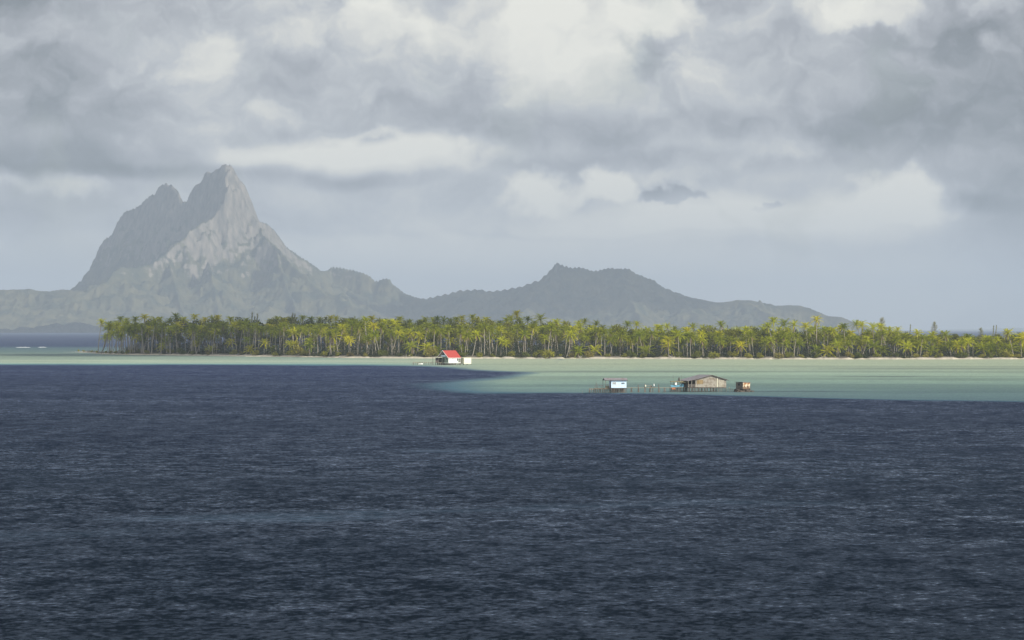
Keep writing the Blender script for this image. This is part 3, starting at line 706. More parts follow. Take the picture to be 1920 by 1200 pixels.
spots = [(x+rb.uniform(-7, 7), 'm') for x in np.linspace(275, 1900, 58)]+[(x+rb.uniform(-6, 6), 'b') for x in np.linspace(505, 1050, 22)]+[(x+rb.uniform(-6, 6), 'b') for x in np.linspace(290, 480, 6)]+[(x+rb.uniform(-6, 6), 'b') for x in np.linspace(1100, 1680, 12)]+[(x, 'b') for x in (1187,1340,1330,1415,1470,1405,1655,1700,1770,1790)]
tl = {}
for px, kind in spots:
    cr, tr = rb.choice(btrees)
    D = shoreD(px)+(rb.uniform(30, 80) if kind == 'm' else rb.uniform(100, 150))*min(1, widthD(px)/190)
    top = rb.uniform(614, 630) if kind == 'm' else float(ip(px, [(500,594),(900,596),(1050,600),(1200,611),(1400,614),(1600,616),(1790,618)]))+rb.uniform(0, 7)
    if px > 1700: top = max(top, 626)
    h = Z(top, D)-1; k = h/10
    root = link('broadleaf_tree', None, None, (X(px, D), D, 1.0), rb.uniform(0, 6.28))
    for nme, me_ in (('crown', cr), ('trunk', tr)):
        o = link(nme, me_, root); o.scale = (k*.9, k*.9, k)
    tag(root, None, 'tree', 'broadleaf trees among the palms')
    tl.setdefault(f"{'bushy green' if kind == 'm' else 'tall dark'} leafy tree {place_words(px)}", []).append((px, root))
def finish(tl):
    for key, lst in tl.items():
        lst.sort(key=lambda q: q[0])
        for i, (px, root) in enumerate(lst): root['label'] = key if len(lst) == 1 else f"{key}, {ORD[min(i, 9)]} of {len(lst)} from left"
finish(tl)
def casu(seed, H):
    rr = random.Random(seed); mb = MB(); lm = MB(); lm.tube([(0,0,-.5),(0.1,0,H*.5),(0,0,H)], [.16,.1,.03], 6)
    for k in range(70):
        z = H*(.25+.73*k/70); r = (1-k/70)**.7*H*.16+.25; a = rr.uniform(0, 6.28)
        e = np.array([math.cos(a)*r, math.sin(a)*r, z+r*.9]); lm.tube([(0,0,z), e], [.03,.012], 3, cap=False)
        for j in range(26):
            t = rr.uniform(.25, 1.05); q = np.array([0,0,z])*(1-t)+e*t+np.array([rr.gauss(0,.16), rr.gauss(0,.16), rr.gauss(0,.16)])
            v = np.array([rr.gauss(0,.1), rr.gauss(0,.1), rr.uniform(.1,.45)]); s = np.array([rr.gauss(0,1), rr.gauss(0,1), 0]); s = s/np.linalg.norm(s)*.035
            mb.add([q-s, q+s, q+v], [(0,1,2)])
    return mb.mesh('crown', M['needle']), lm.mesh('trunk', M['bark'])
cv = [casu(s, 12) for s in range(3)]
def spike(seed, H):
    rr = random.Random(seed); mb = MB(); lm = MB(); lm.tube([(0,0,-.5),(0.1,0,H*.5),(.5,0,H)], [.18,.12,.03], 6)
    for k in range(420):
        t = rr.random()**.8; z = H*(.45+.55*t); q = np.array([.5*(z/H)**2+rr.gauss(0,.09), rr.gauss(0,.09), z])
        v = np.array([rr.gauss(0,.12), rr.gauss(0,.12), rr.uniform(.15,.5)]); s = np.array([rr.gauss(0,1), rr.gauss(0,1), 0]); s = s/np.linalg.norm(s)*.04
        mb.add([q-s, q+s, q+v], [(0,1,2)])
    return mb.mesh('crown', M['needle']), lm.mesh('trunk', M['bark'])
sv = [spike(s, 12) for s in range(3)]
for px, top, kind, lab in [(470,583,'s','dark spike-shaped tree, left and tallest of the bare spikes over the left grove'), (480,586,'s','dark spike-shaped tree, right one of the twin bare spikes over the left grove'),
        (475,591,'s','short dark spike between the twin bare spikes of the left grove'), (546,585,'s','dark twin-tipped spike above the dark wood, left tip'), (550,586,'s','dark twin-tipped spike above the dark wood, right tip'),
        (1362,607,'s','thin dark spike tree just right of the lone round palm above the big grey hut'), (1861,608,'s','left dark spike tree against the open sea at right'), (1866,607,'s','right dark spike tree against the open sea at right'),
        (1705,606,'s','thin leaning spike tree left of the open sea'), (1654,593,'c','tall feathery grey-green tree, highest at the right of the grove'), 
        (1752,601,'c','pale thin feathery tree left of the open horizon'), (1766,617,'c','brown bare feathery tree beside the open horizon'),
        (1839,612,'c','dark feathery tree standing against the sea at right'), (1886,614,'c','broad dark feathery tree near the right edge'), 
        (1408,609,'c','pale feathery tree left of the bright tall palms'), (1328,611,'c','brownish feathery tree above the big grey hut'), (1770,622,'c','low brown feathery shrub-tree beside the open horizon')]:
    D = shoreD(px)+rb.uniform(60, 90)
    h = Z(top+3, D)-1; k = h/12; cr, tr = rb.choice(sv if kind == 's' else cv)
    root = tag(link('casuarina_tree', None, None, (X(px, D), D, 1.0), rb.uniform(0, .5) if kind == 's' else rb.uniform(0, 6.28)), lab, 'tree', 'feathery trees rising above the palms')
    for nme, me_ in (('crown', cr), ('trunk', tr)):
        o = link(nme, me_, root); o.scale = (k, k, k)
bv = []
for s in range(5):
    rr = random.Random(50+s)
    bl = [(rr.uniform(-1,1)*1.1, rr.uniform(-1,1)*.8, rr.uniform(.5, 1.5), rr.uniform(.55, .95), rr.uniform(.45, .8)) for _ in range(6)]
    lm = MB()
    for b in bl: lm.tube([(0,0,-.3), (b[0]*.6, b[1]*.6, b[2]*.6), (b[0], b[1], b[2])], [.07,.05,.02], 4)
    bv.append((leafmesh('foliage', 60+s, bl, 260, .17, M['bush']), lm.mesh('stem', M['bark'])))
tl = {}
bspots = [(x+rb.uniform(-12, 12), rb.uniform(.7, 1.7), None) for x in np.linspace(255, 1915, 58)]
bspots += [(172,.55,None),(148,.6,None),(157,.5,None),(182,.6,None),(198,.7,None),(208,.8,None),(218,.75,None),(229,.9,None),(240,1.,None),(248,1.1,None)]
bspots += [(563,2.3,'round yellow-green bush in front of the dark wood at left centre'), (812,2.2,'round olive bush just left of the red roof'), (1885,1.9,'low bright yellow bush on the shore near the right edge'), (1030,1.8,'reddish yellow bush under the leaning tall palms')]
for px, sc, lab in bspots:
    D = shoreD(px)+rb.uniform(3, 12)*min(1, widthD(px)/60)
    f_, s_ = rb.choice(bv)
    root = tag(link('bush', None, None, (X(px, D), D, .5), rb.uniform(0, 6.28)), lab, 'bush', 'bushes along the beach')
    for nme, me_ in (('foliage', f_), ('stem', s_)):
        o = link(nme, me_, root); o.scale = (sc*1.2, sc*1.2, sc*(1.2 if lab is None else 1.35))
    if not lab: tl.setdefault(f"low shore bush {place_words(px)}", []).append((px, root))
finish(tl)
# undergrowth no one could count
def build_undergrowth():
    rr = np.random.RandomState(77); n = 290000
    px = rr.uniform(236, 2260, n)
    S = CAMZ*F/(ip(px, SHORE)-HY); Wd = ip(px, [(140,6),(190,30),(260,70),(480,190),(800,260),(2300,260)])
    D = S+9+rr.uniform(0, 1, n)**1.3*np.minimum(Wd*.75, 110)
    Xx = (px-HX)/F*D
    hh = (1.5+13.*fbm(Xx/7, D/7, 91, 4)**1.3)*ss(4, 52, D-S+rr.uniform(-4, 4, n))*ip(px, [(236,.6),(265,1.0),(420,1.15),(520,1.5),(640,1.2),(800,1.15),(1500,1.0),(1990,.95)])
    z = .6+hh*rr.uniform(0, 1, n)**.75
    c = np.stack([Xx, D, z], -1); a = rr.normal(size=(n, 3)); a /= np.linalg.norm(a, axis=1)[:, None]
    b = np.cross(a, rr.normal(size=(n, 3))); b /= np.linalg.norm(b, axis=1)[:, None]
    s = rr.uniform(.16, .42, n)[:, None]
    V = np.stack([c-a*s, c+b*s*.5, c+a*s, c-b*s*.5], 1).reshape(-1, 3)
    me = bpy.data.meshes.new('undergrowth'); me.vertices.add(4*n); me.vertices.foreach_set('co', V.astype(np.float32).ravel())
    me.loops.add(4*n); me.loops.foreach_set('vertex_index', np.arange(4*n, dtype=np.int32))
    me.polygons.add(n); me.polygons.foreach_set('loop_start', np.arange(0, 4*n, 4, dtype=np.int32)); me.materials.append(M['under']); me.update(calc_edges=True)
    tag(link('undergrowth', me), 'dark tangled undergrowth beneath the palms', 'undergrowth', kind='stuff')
build_undergrowth()
# driftwood on the beach
for px, ln, lab in [(760,5,'tangle of grey driftwood on the beach left of the pier'), (1087,4,'dark washed-up stump on the sand left of the pale blue hut'), (1262,5,'bleached root stump on the sand above the blue platform'), (300,3,'dark log on the sand near the left tip'), (1545,4,'pale driftwood log below the lone tall palm'), (447,2.5,'small dark stump on the sand below the summit'), (471,2.5,'small dark stump on the sand below the twin spikes')]:
    D = shoreD(px)+4; mb = MB(); rr = random.Random(int(px))
    for k in range(7):
        a = rr.uniform(-1, 1); x = rr.uniform(-.5, .5)*ln*.3
        mb.tube([(x, 0, -.2), (x+a*ln*.25, rr.uniform(-.4,.4), rr.uniform(.3, 1.)), (x+a*ln*.5, rr.uniform(-.6,.6), rr.uniform(.3, 2.))], [.18,.12,.03], 5)
    o = mb.build('driftwood', M['drift']); o.location = (X(px, D), D, .45); tag(o, lab, 'driftwood', 'driftwood on the beach')
# breakers on the outer reef at left
for px0, px1, yy, lab in [(30,57,651.6,'left and longer white breaker on the outer reef'), (71,87,651.4,'right and shorter white breaker on the outer reef')]:
    D = depth_of(yy); w = X(px1, D)-X(px0, D); mb = MB(); rr = random.Random(int(px0)); n = 40; prof = []
    for i in range(n+1):
        t = i/n; h = (.08+.42*math.sin(math.pi*t)**.5*rr.uniform(.4, 1)); prof.append((X(px0, D)+w*t, h, rr.uniform(-2, 2)))
    for (xa, ha, ya), (xb, hb, yb) in zip(prof[:-1], prof[1:]):
        mb.add([(xa,D+ya-4,-.1),(xb,D+yb-4,-.1),(xb,D+yb,hb),(xa,D+ya,ha),(xb,D+yb+4,-.1),(xa,D+ya+4,-.1)], [(0,1,2,3),(3,2,4,5)])
    o = mb.build('breaker', M['foam'], None, True); tag(o, lab, 'breaking wave', 'breakers on the outer reef')

# ------------------------------------------------------------------ houses on stilts
def stilts(root, xs, ys, top, r=.09, rr=None, bot=-1.2, skip=0.):
    rr = rr or random.Random(1)
    for x in xs:
        for y in ys:
            if rr.random() < skip: continue
            mb = MB(); dx, dy = rr.uniform(-.12, .12), rr.uniform(-.12, .12)
            mb.tube([(x+dx*1.5, y+dy, bot), (x+dx*.5, y, (bot+top)/2), (x, y, top)], [r*rr.uniform(.9,1.2), r, r*.9], 6)
            mb.build('stilt', M['post'], root)
def blue_house():
    D = depth_of(736.6); s = D/F
    root = thing('stilt_house', 'small pale blue hut on dark stilts with two windows and a grey roof', 'house', (X(1146, D), D, 0), R(6))
    W, Dp, z0, z1 = 3.62, 4.2, 1.16, 3.02
    w = MB(); w.box(0, W, .0, Dp, z0, z1)
    w.prismx([(0, z1), (Dp, z1), (Dp/2, z1+.45)], .02, W-.02)
    w.build('wall', M['bluewall'], root)
    f = MB(); f.box(-.5, W+.12, -.12, Dp+.12, z0-.14, z0-.002); f.build('floor_beam', M['darkwood'], root)
    r = MB(); ov = .38; zz = z1+.47; sl_ = .47/(Dp/2)
    for a_, b_ in ((-ov, Dp/2), (Dp+ov, Dp/2)):
        za = z1+.03-sl_*ov; r.slab([(-1.55, a_, za), (W+.32, a_, za), (W+.32, b_, zz), (-1.55, b_, zz)], .07)
    rf = r.build('roof', M['tin'], root)
    g = MB(); g.prismx([(-ov+.1, z1-.04), (Dp+ov-.1, z1-.04), (Dp/2, z1+.38)], -1.45, -1.38); g.build('gable_board', M['darkwood'], rf)
    fb = MB(); fb.box(-1.55, W+.32, -ov-.03, -ov-.003, z1-.13, z1-.01); fb.build('fascia', M['darkwood'], rf)
    for x0, x1, za, zb, m_, bars in ((.36, 1.16, 2.0, 2.46, 'glass', 0), (2.46, 3.14, 2.06, 2.4, 'dark', 1)):
        fr = MB(); t = .05
        fr.box(x0-t, x1+t, -.045, -.002, zb, zb+t); fr.box(x0-t, x1+t, -.045, -.002, za-t, za)
        fr.box(x0-t, x0, -.045, -.002, za, zb); fr.box(x1, x1+t, -.045, -.002, za, zb)
        if bars: fr.box((x0+x1)/2-.04, (x0+x1)/2+.04, -.044, -.004, za, zb)
        else:
            for k in range(4): fr.box(x0, x1, -.042, -.022, za+.09+k*.09, za+.11+k*.09)
        wf = fr.build('window', M['white' if not bars else 'bluewall'], root)
        pn = MB(); pn.box(x0, x1, -.014, -.003, za, zb); pn.build('pane', M[m_], wf)
    dm = MB(); dm.box(-.03, -.004, .6, 1.5, z0, z0+1.6); dm.build('door', M['dark'], root)
    for y_ in (-.25, Dp+.2):
        pm = MB(); pm.tube([(-1.4, y_, z0-.1), (-1.42, y_, z1-.05)], .045, 6); pm.build('porch_post', M['post'], root)
    stilts(root, [.1,.42,.8,1.2,1.6,2.0,2.45,2.85,3.25,3.55], [.1, Dp/2, Dp-.1], z0-.14, .085, random.Random(3))
    # jetty to the left
    j = thing('jetty', 'low wooden jetty with railings and a mast left of the pale blue hut', 'jetty', (X(1105, D), D+.4, 0), R(3))
    n = 4.9
    dk = MB()
    for k in range(20):
        x = 1.2+k*.19; dk.box(x, x+.17, -.1+.03*(k % 3), 1.9, .98+.012*(k % 2), 1.06+.012*(k % 2))
    dk.build('deck', M['deck'], j)
    bm_ = MB(); bm_.box(.05, 5.0, .1, .22, .82, .975); bm_.box(.05, 5.0, 1.5, 1.62, .82, .975); bm_.build('beam', M['deck'], j)
    rr = random.Random(9)
    for k, x in enumerate([.1,.62,1.15,1.5,1.95,2.4,2.75,3.2,3.6,4.0,4.4,4.75]):
        for y in (.05, 1.6):
            pm = MB(); pm.tube([(x+rr.uniform(-.1,.1), y, -1.2), (x, y, rr.uniform(.9, 1.2))], .062, 6); pm.build('post', M['post'], j)
    for x, zt in ((1.62, 2.35), (2.0, 1.85), (2.9, 1.78), (3.2, 1.75), (1.3, 1.7)):
        pm = MB(); pm.tube([(x, .2, 1.0), (x+.03, .2, zt)], .045, 6); pm.build('rail_post', M['post'], j)
    rl = MB(); rl.tube([(1.6, .2, 1.86), (2.05, .2, 1.84)], .05, 6); rl.tube([(2.3, .2, 1.72), (3.3, .2, 1.74)], .04, 6); rl.build('rail', M['post'], j)
    ms = MB(); ms.tube([(1.62, .3, 1.0), (1.6, .3, 2.7)], [.05, .025], 6); ms.build('mast', M['post'], j)
    # clutter on the porch: crate and stacked gear
    cr = MB(); 
    for k in range(4): cr.box(0, .85, 0, .7, .03+k*.14, .13+k*.14)
    cr.box(.03, .09, .02, .68, .0, .6); cr.box(.76, .82, .02, .68, .0, .6)
    o = cr.build('crate', M['brown']); o.location = (X(1136, D), D+.9, 1.07); tag(o, 'brown slatted crate standing on the jetty beside the blue hut', 'crate')
    tb = MB(); tb.box(-.1, .8, 0, .7, .82, .88)
    for x, y in ((-.05, .05), (.72, .05), (-.05, .62), (.72, .62)): tb.box(x, x+.06, y, y+.05, 0, .82)
    o = tb.build('table', M['darkwood']); o.location = (X(1136, D)-.05, D+.05, 1.05); tag(o, 'small dark work table on the jetty under the blue hut awning', 'table')
blue_house()
D0 = depth_of(736.6)
# lone stake left
mb = MB(); mb.tube([(0,0,-1),(.05,0,.75)], [.05,.03], 6); o = mb.build('stake', M['post']); D = depth_of(738); o.location = (X(1091.5, D), D, 0)
tag(o, 'lone thin stake in the water left of the jetty', 'stake')
# walkway of stumps between the huts
def walkway():
    D = depth_of(735.6); s = D/F; x0 = 1176
    root = thing('walkway', 'narrow broken plank walkway on stumps between blue hut and grey hut', 'walkway', (X(x0, D), D+1.0, 0), 0)
    f = lambda p: (p-x0)*s
    pl = MB(); pl.tube([(f(1174),0,1.08), (f(1197),0,1.06), (f(1213),0,1.10), (f(1245),0,1.07), (f(1262),0,1.05)], .05, 5)
    pl.slab([(f(1212),-.15,1.2),(f(1230),-.15,1.2),(f(1230),.25,1.2),(f(1212),.25,1.2)], .08)
    pl.build('plank', M['deck'], root)
    rr = random.Random(4)
    for a, b, top in [(1182,1184,1.0),(1186,1184.5,.95),(1196.6,1197,1.75),(1198.5,1198,1.05),(1208.5,1209.5,1.95),(1210.5,1210,1.1),(1217.5,1219,1.2),(1221,1220,1.6),(1225,1224,1.1),(1234.5,1235.5,1.9),(1237.5,1236,1.1),(1244,1246,1.05),(1249,1247,.95)]:
        pm = MB(); pm.tube([(f(a), rr.uniform(-.3,.3), -1.1), (f(b), 0, top)], [.12,.09], 6); pm.build('stump', M['post'], root)
    for a, b in ((1182,1186),(1244,1249)):
        pm = MB(); pm.tube([(f(a)-.05, 0, 1.02), (f(b)+.05, 0, 1.02)], .07, 6); pm.build('crosspiece', M['post'], root)
    rl = MB(); rl.tube([(f(1209), 0, 1.62), (f(1222), 0, 1.58)], .03, 5); rl.build('rail', M['deck'], root)
    # pale round float and seabird-sized lamp
    fl = MB(); fl.tube([(0,0,-.28),(0,0,-.2),(0,0,0),(0,0,.2),(0,0,.28)], [.04,.13,.18,.13,.04], 10)
    o = fl.build('buoy', M['cream'], None, True); o.location = (X(1210.5, D), D+.9, 1.5); tag(o, 'round cream buoy hung on the second tall stump of the walkway', 'buoy')
    mb = MB(); mb.tube([(0,0,0),(0,0,.25),(0,0,.4),(0,0,.5),(0,0,.62)], [.11,.13,.09,.07,.03], 10)
    o = mb.build('white_jug', M['white'], None, True); o.location = (X(1226.5, D), D+1.0, 1.45); tag(o, 'small white jug raised on a pole above the walkway planks', 'jug')
    mb = MB(); mb.tube([(0,0,1.2),(0,0,1.46)], .04, 6); pm = mb.build('pole', M['post'], root); pm.location = (f(1226.5), 0, 0)
    mb = MB(); mb.tube([(0,0,1.2),(0,0,1.35),(0,0,1.6)], [.12,.16,.05], 7); o = mb.build('bucket', M['darkwood']); o.location = (X(1221, D)+.15, D+1.05, 0); tag(o, 'small dark bucket on the walkway planks', 'bucket')
walkway()
def big_house():
    D = depth_of(734.8); s = D/F; a = R(18)
    W, Dp = 7.85, 8.2; zf, ze, za = 1.12, 2.95, 4.0
    root = thing('stilt_house', 'large weathered grey wooden hut with low gable roof on many stilts', 'house', (X(1304, D), D, 0), a)
    w = MB(); w.prism([(0, zf), (W, zf-.08), (W, ze), (W/2+.2, za-.03), (0, ze)], .0, Dp*.985)
    w.build('wall', M['greywood'], root)
    # boards at the right of the gable: a lighter door-like panel
    d = MB(); d.box(5.72, 7.35, -.05, -.004, zf+.02, zf+1.75); 
    dd = d.build('door_panel', M['greywood'], root); dd['label'] = 'slatted panel at the right end'
    bt = MB()
    for k in range(6): bt.box(5.95, 7.2, -.075, -.052, zf+.15+k*.27, zf+.2+k*.27)
    bt.build('slat', M['cream'], dd)
    cb = MB(); cb.box(5.5, 5.66, -.06, -.004, zf, ze+.5); cb.build('corner_board', M['cream'], root)
    h = MB(); h.box(.35, 1.95, -.05, -.004, zf+.78, ze-.1); h.build('shutter', M['brown'], root)['label'] = 'brown sheet covering the left window'
    r = MB(); ov = .35; pit = (za-ze)/(W/2)
    ap = (W/2+.2, za+.06)
    r.slab([(-.45, -ov, ze-.03), (ap[0], -ov, ap[1]), (ap[0], Dp+.3, ap[1]), (-.45, Dp+.3, ze-.03)], .07)
    r.slab([(ap[0]+.002, -ov, ap[1]), (W+.5, -ov, ze-.12), (W+.5, Dp+.3, ze-.12), (ap[0]+.002, Dp+.3, ap[1])], .07)
    rf = r.build('roof', M['tin'], root)
    bb = MB(); 
    bb.slab([(-.45, -ov-.04, ze-.04), (ap[0], -ov-.04, ap[1]-.01), (ap[0], -ov-.004, ap[1]-.01), (-.45, -ov-.004, ze-.04)], .16)
    bb.slab([(ap[0]+.002, -ov-.04, ap[1]-.01), (W+.5, -ov-.04, ze-.13), (W+.5, -ov-.004, ze-.13), (ap[0]+.002, -ov-.004, ap[1]-.01)], .16)
    bb.build('bargeboard', M['darkwood'], rf)
    # open veranda on the left side
    v = MB(); v.box(-1.9, -.003, .0, Dp*.9, zf-.05, zf+.02); v.build('veranda_floor', M['darkwood'], root)
    vr = MB(); vr.slab([(-2.15, -.15, ze-.28), (-.46, -.15, ze-.04), (-.46, Dp*.95, ze-.04), (-2.15, Dp*.95, ze-.28)], .05); vr.build('veranda_roof', M['tin'], root)
    vw = MB(); vw.box(-1.85, -.01, Dp*.55, Dp*.56, zf+.02, ze-.3); vw.build('shade_sheet', M['dark'], root)  # near-black sheet puts the open veranda's inner shade into colour
    hw = MB(); hw.box(-1.9, -.01, -.03, .03, zf+.02, zf+.72); hw.box(-1.93, -1.87, .05, Dp*.5, zf+.02, zf+.72); hw.build('railing', M['darkwood'], root)
    for x, y in ((-1.85, -.06), (-1.0, -.06), (-1.85, Dp*.45), (-1.85, Dp*.88)):
        pm = MB(); pm.box(x-.05, x+.05, y-.05, y+.05, zf+.02, ze-.22); pm.build('veranda_post', M['greywood'], root)
    rr = random.Random(11)
    stilts(root, list(np.linspace(-1.8, W-.1, 27)), [.1], zf-.08, .075, rr, skip=.08)
    stilts(root, list(np.linspace(-1.6, W-.3, 13)), [Dp*.5, Dp*.95], zf-.08, .085, rr, skip=.1)
    bmz = MB(); bmz.box(-1.9, W, -.02, .1, zf-.24, zf-.1); bmz.box(-1.9, W, Dp*.9, Dp*.95, zf-.24, zf-.1); bmz.build('floor_beam', M['darkwood'], root)
    # short landing right of the hut
    lr = thing('landing', 'short row of pale stakes and rail right of the big grey hut', 'landing', (X(1362, D), D+2.4, 0), 0)
    for x, t in ((.2,.75),(.75,1.15),(1.15,.8),(1.55,.7),(2.0,.6)):
        pm = MB(); pm.tube([(x, 0, -1.), (x+.04, 0, t)], .06, 6); pm.build('stake', M['deck'], lr)
    rl = MB(); rl.tube([(.1, -.05, .72), (2.1, -.05, .55)], .035, 5); rl.build('rail', M['deck'], lr)
big_house()
def platform():
    D = depth_of(734.8); s = D/F
    f = lambda p: (p-1257)*s
    root = thing('fishing_platform', 'stilted platform with faded blue side and two thin masts left of grey hut', 'platform', (X(1257, D), D+.4, 0), R(5))
    dk = MB(); dk.box(.05, f(1292), .0, 2.2, 1.04, 1.14); dk.build('deck', M['deck'], root)
    sd = MB(); sd.prism([(.15, 1.145), (2.2, 1.145), (2.28, 1.6), (.05, 1.62)], -.04, .1); sd.build('side_panel', M['bluepaint'], root)
    sd = MB(); sd.prism([(2.35, 1.145), (3.3, 1.145), (3.3, 1.9), (2.4, 1.85)], .3, .36); sd.build('back_panel', M['bluepaint'], root)
    rf = MB(); rf.box(.1, 2.3, -.1, 1.8, 2.42, 2.55); rf.build('shelter_roof', M['brown'], root)
    for x in (.15, .95, 1.75, 2.25):
        pm = MB(); pm.box(x-.04, x+.04, .15, .23, 1.145, 2.42); pm.build('shelter_post', M['darkwood'], root)
    th = MB(); rr = random.Random(8)
    for k in range(90):
        x = rr.uniform(2.35, 4.1); z = 2.28+rr.uniform(-.12, .16); th.tube([(x-.25, rr.uniform(0, 1.2), z), (x+.25, rr.uniform(0, 1.2), z+rr.uniform(-.12, .12))], .03, 3)
    th.build('thatch', M['thatch'], root)
    for x in (2.5, 3.3, 4.0):
        pm = MB(); pm.tube([(x, .5, 1.14), (x, .5, 2.25)], .045, 6); pm.build('shelter_post', M['post'], root)
    for x, t in ((f(1262.5), 4.0), (f(1278), 4.0)):
        pm = MB(); pm.tube([(x, .3, 1.14), (x+.03, .3, t)], [.045, .02], 6); pm.build('mast', M['post'], root)
    stilts(root, list(np.linspace(.15, f(1291), 12)), [.1, 2.0], 1.03, .075, random.Random(14), skip=.1)
    br = MB(); br.tube([(.15,-.05,1.0), (1.6,-.05,.2)], .04, 5); br.tube([(1.9,-.05,.95),(1.0,-.05,.15)], .04, 5); br.build('brace', M['post'], root)
    mb = MB(); mb.prism([(0,0),(.48,0),(.5,.55),(.02,.55)], 0, .4); o = mb.build('white_box', M['white']); o.location = (X(1265.6, D), D+.18, 1.66-.0); tag(o, 'small bright white box on the faded blue platform side', 'box')
    mb = MB(); mb.tube([(0,0,0),(0,0,.12),(0,0,.45),(0,0,.8),(0,0,.95)], [.05,.17,.22,.15,.03], 9); o = mb.build('net_float', M['darkwood'], None, True); o.location = (X(1273.6, D), D+.75, 2.56); tag(o, 'dark drop-shaped float standing between the two masts', 'float')
    mb = MB()
    for k in range(6): mb.add([(.1+k*.14, 0, .0-.05*math.sin(k*2.)), (.1+(k+1)*.14, .03*(-1)**k, .0), (.1+(k+1)*.14, .02, -.42-.05*(k % 2)), (.1+k*.14, 0, -.4)], [(0,1,2,3)])
    sol = mb.build('cloth', M['orange']); sol.location = (X(1259, D), D+.3, 1.02); tag(sol, 'faded orange cloth hanging under the blue platform', 'cloth')
    md = sol.modifiers.new('thick', 'SOLIDIFY'); md.thickness = .02
platform()
def shed():
    D = depth_of(735); s = D/F
    root = thing('tank_shed', 'small rusty tin shed on a dark rock pile right of the grey hut', 'shed', (X(1392.5, D), D-.3, 0), R(40))
    L1, W1, z0, z1 = 2.05, 2.35, .72, 2.28
    w = MB(); w.box(0, W1, 0, 2.4, z0, z1-.02); w.build('wall', M['brownwood'], root)
    fr = MB(); fr.prismx([(-.06, z0+.04), (-.06, z1-.12), (-.01, z1-.06), (-.004, z0+.04)], .05, W1-.02)
    root2 = root
    fr.build('rusty_sheet', M['rusty'], root)
    f2 = MB(); rr = random.Random(12); n = 14
    for k in range(n):
        xa, xb = .06+k*(W1-.1)/n, .06+(k+1)*(W1-.1)/n; zt = z0+.25+.45*abs(math.sin(k*.5+.3))+rr.uniform(0, .2); f2.box(xa, xb-.002, -.085, -.062, z0+.05, zt)
    f2.build('rust_patch', M['rust'], root)
    r = MB(); r.slab([(-.25, -.2, z1+.14), (W1+.2, -.2, z1-.02), (W1+.2, 2.6, z1-.02), (-.25, 2.6, z1+.14)], .07); r.build('roof', M['tin'], root)
    dr = MB(); dr.box(-.03, -.003, 1.0, 1.6, z1-.75, z1-.25); dr.build('opening', M['dark'], root)
    p = MB(); rr = random.Random(2)
    for k in range(60):
        x = rr.uniform(-.4, 3.6); y = rr.uniform(-.6, 3.2); r_ = rr.uniform(.3, .5); t = .62 if -.2 < x < 2.9 else .3
        p.tube([(x, y, -.6), (x+.05, y, t*.5), (x, y, t*rr.uniform(.75, 1.05))], [r_*1.3, r_*1.1, r_*.5], 6)
    o = p.build('rock_pile', M['stone']); o.location = (X(1384, D), D+.2, 0); o.rotation_euler = (0, 0, R(10)); tag(o, 'dark rock pile in the shallows carrying the rusty shed', 'rocks')
    pf = MB(); pf.box(-.3, 2.6, -.3, 2.6, .62, .71); pf.build('base_slab', M['stone'], root)
shed()
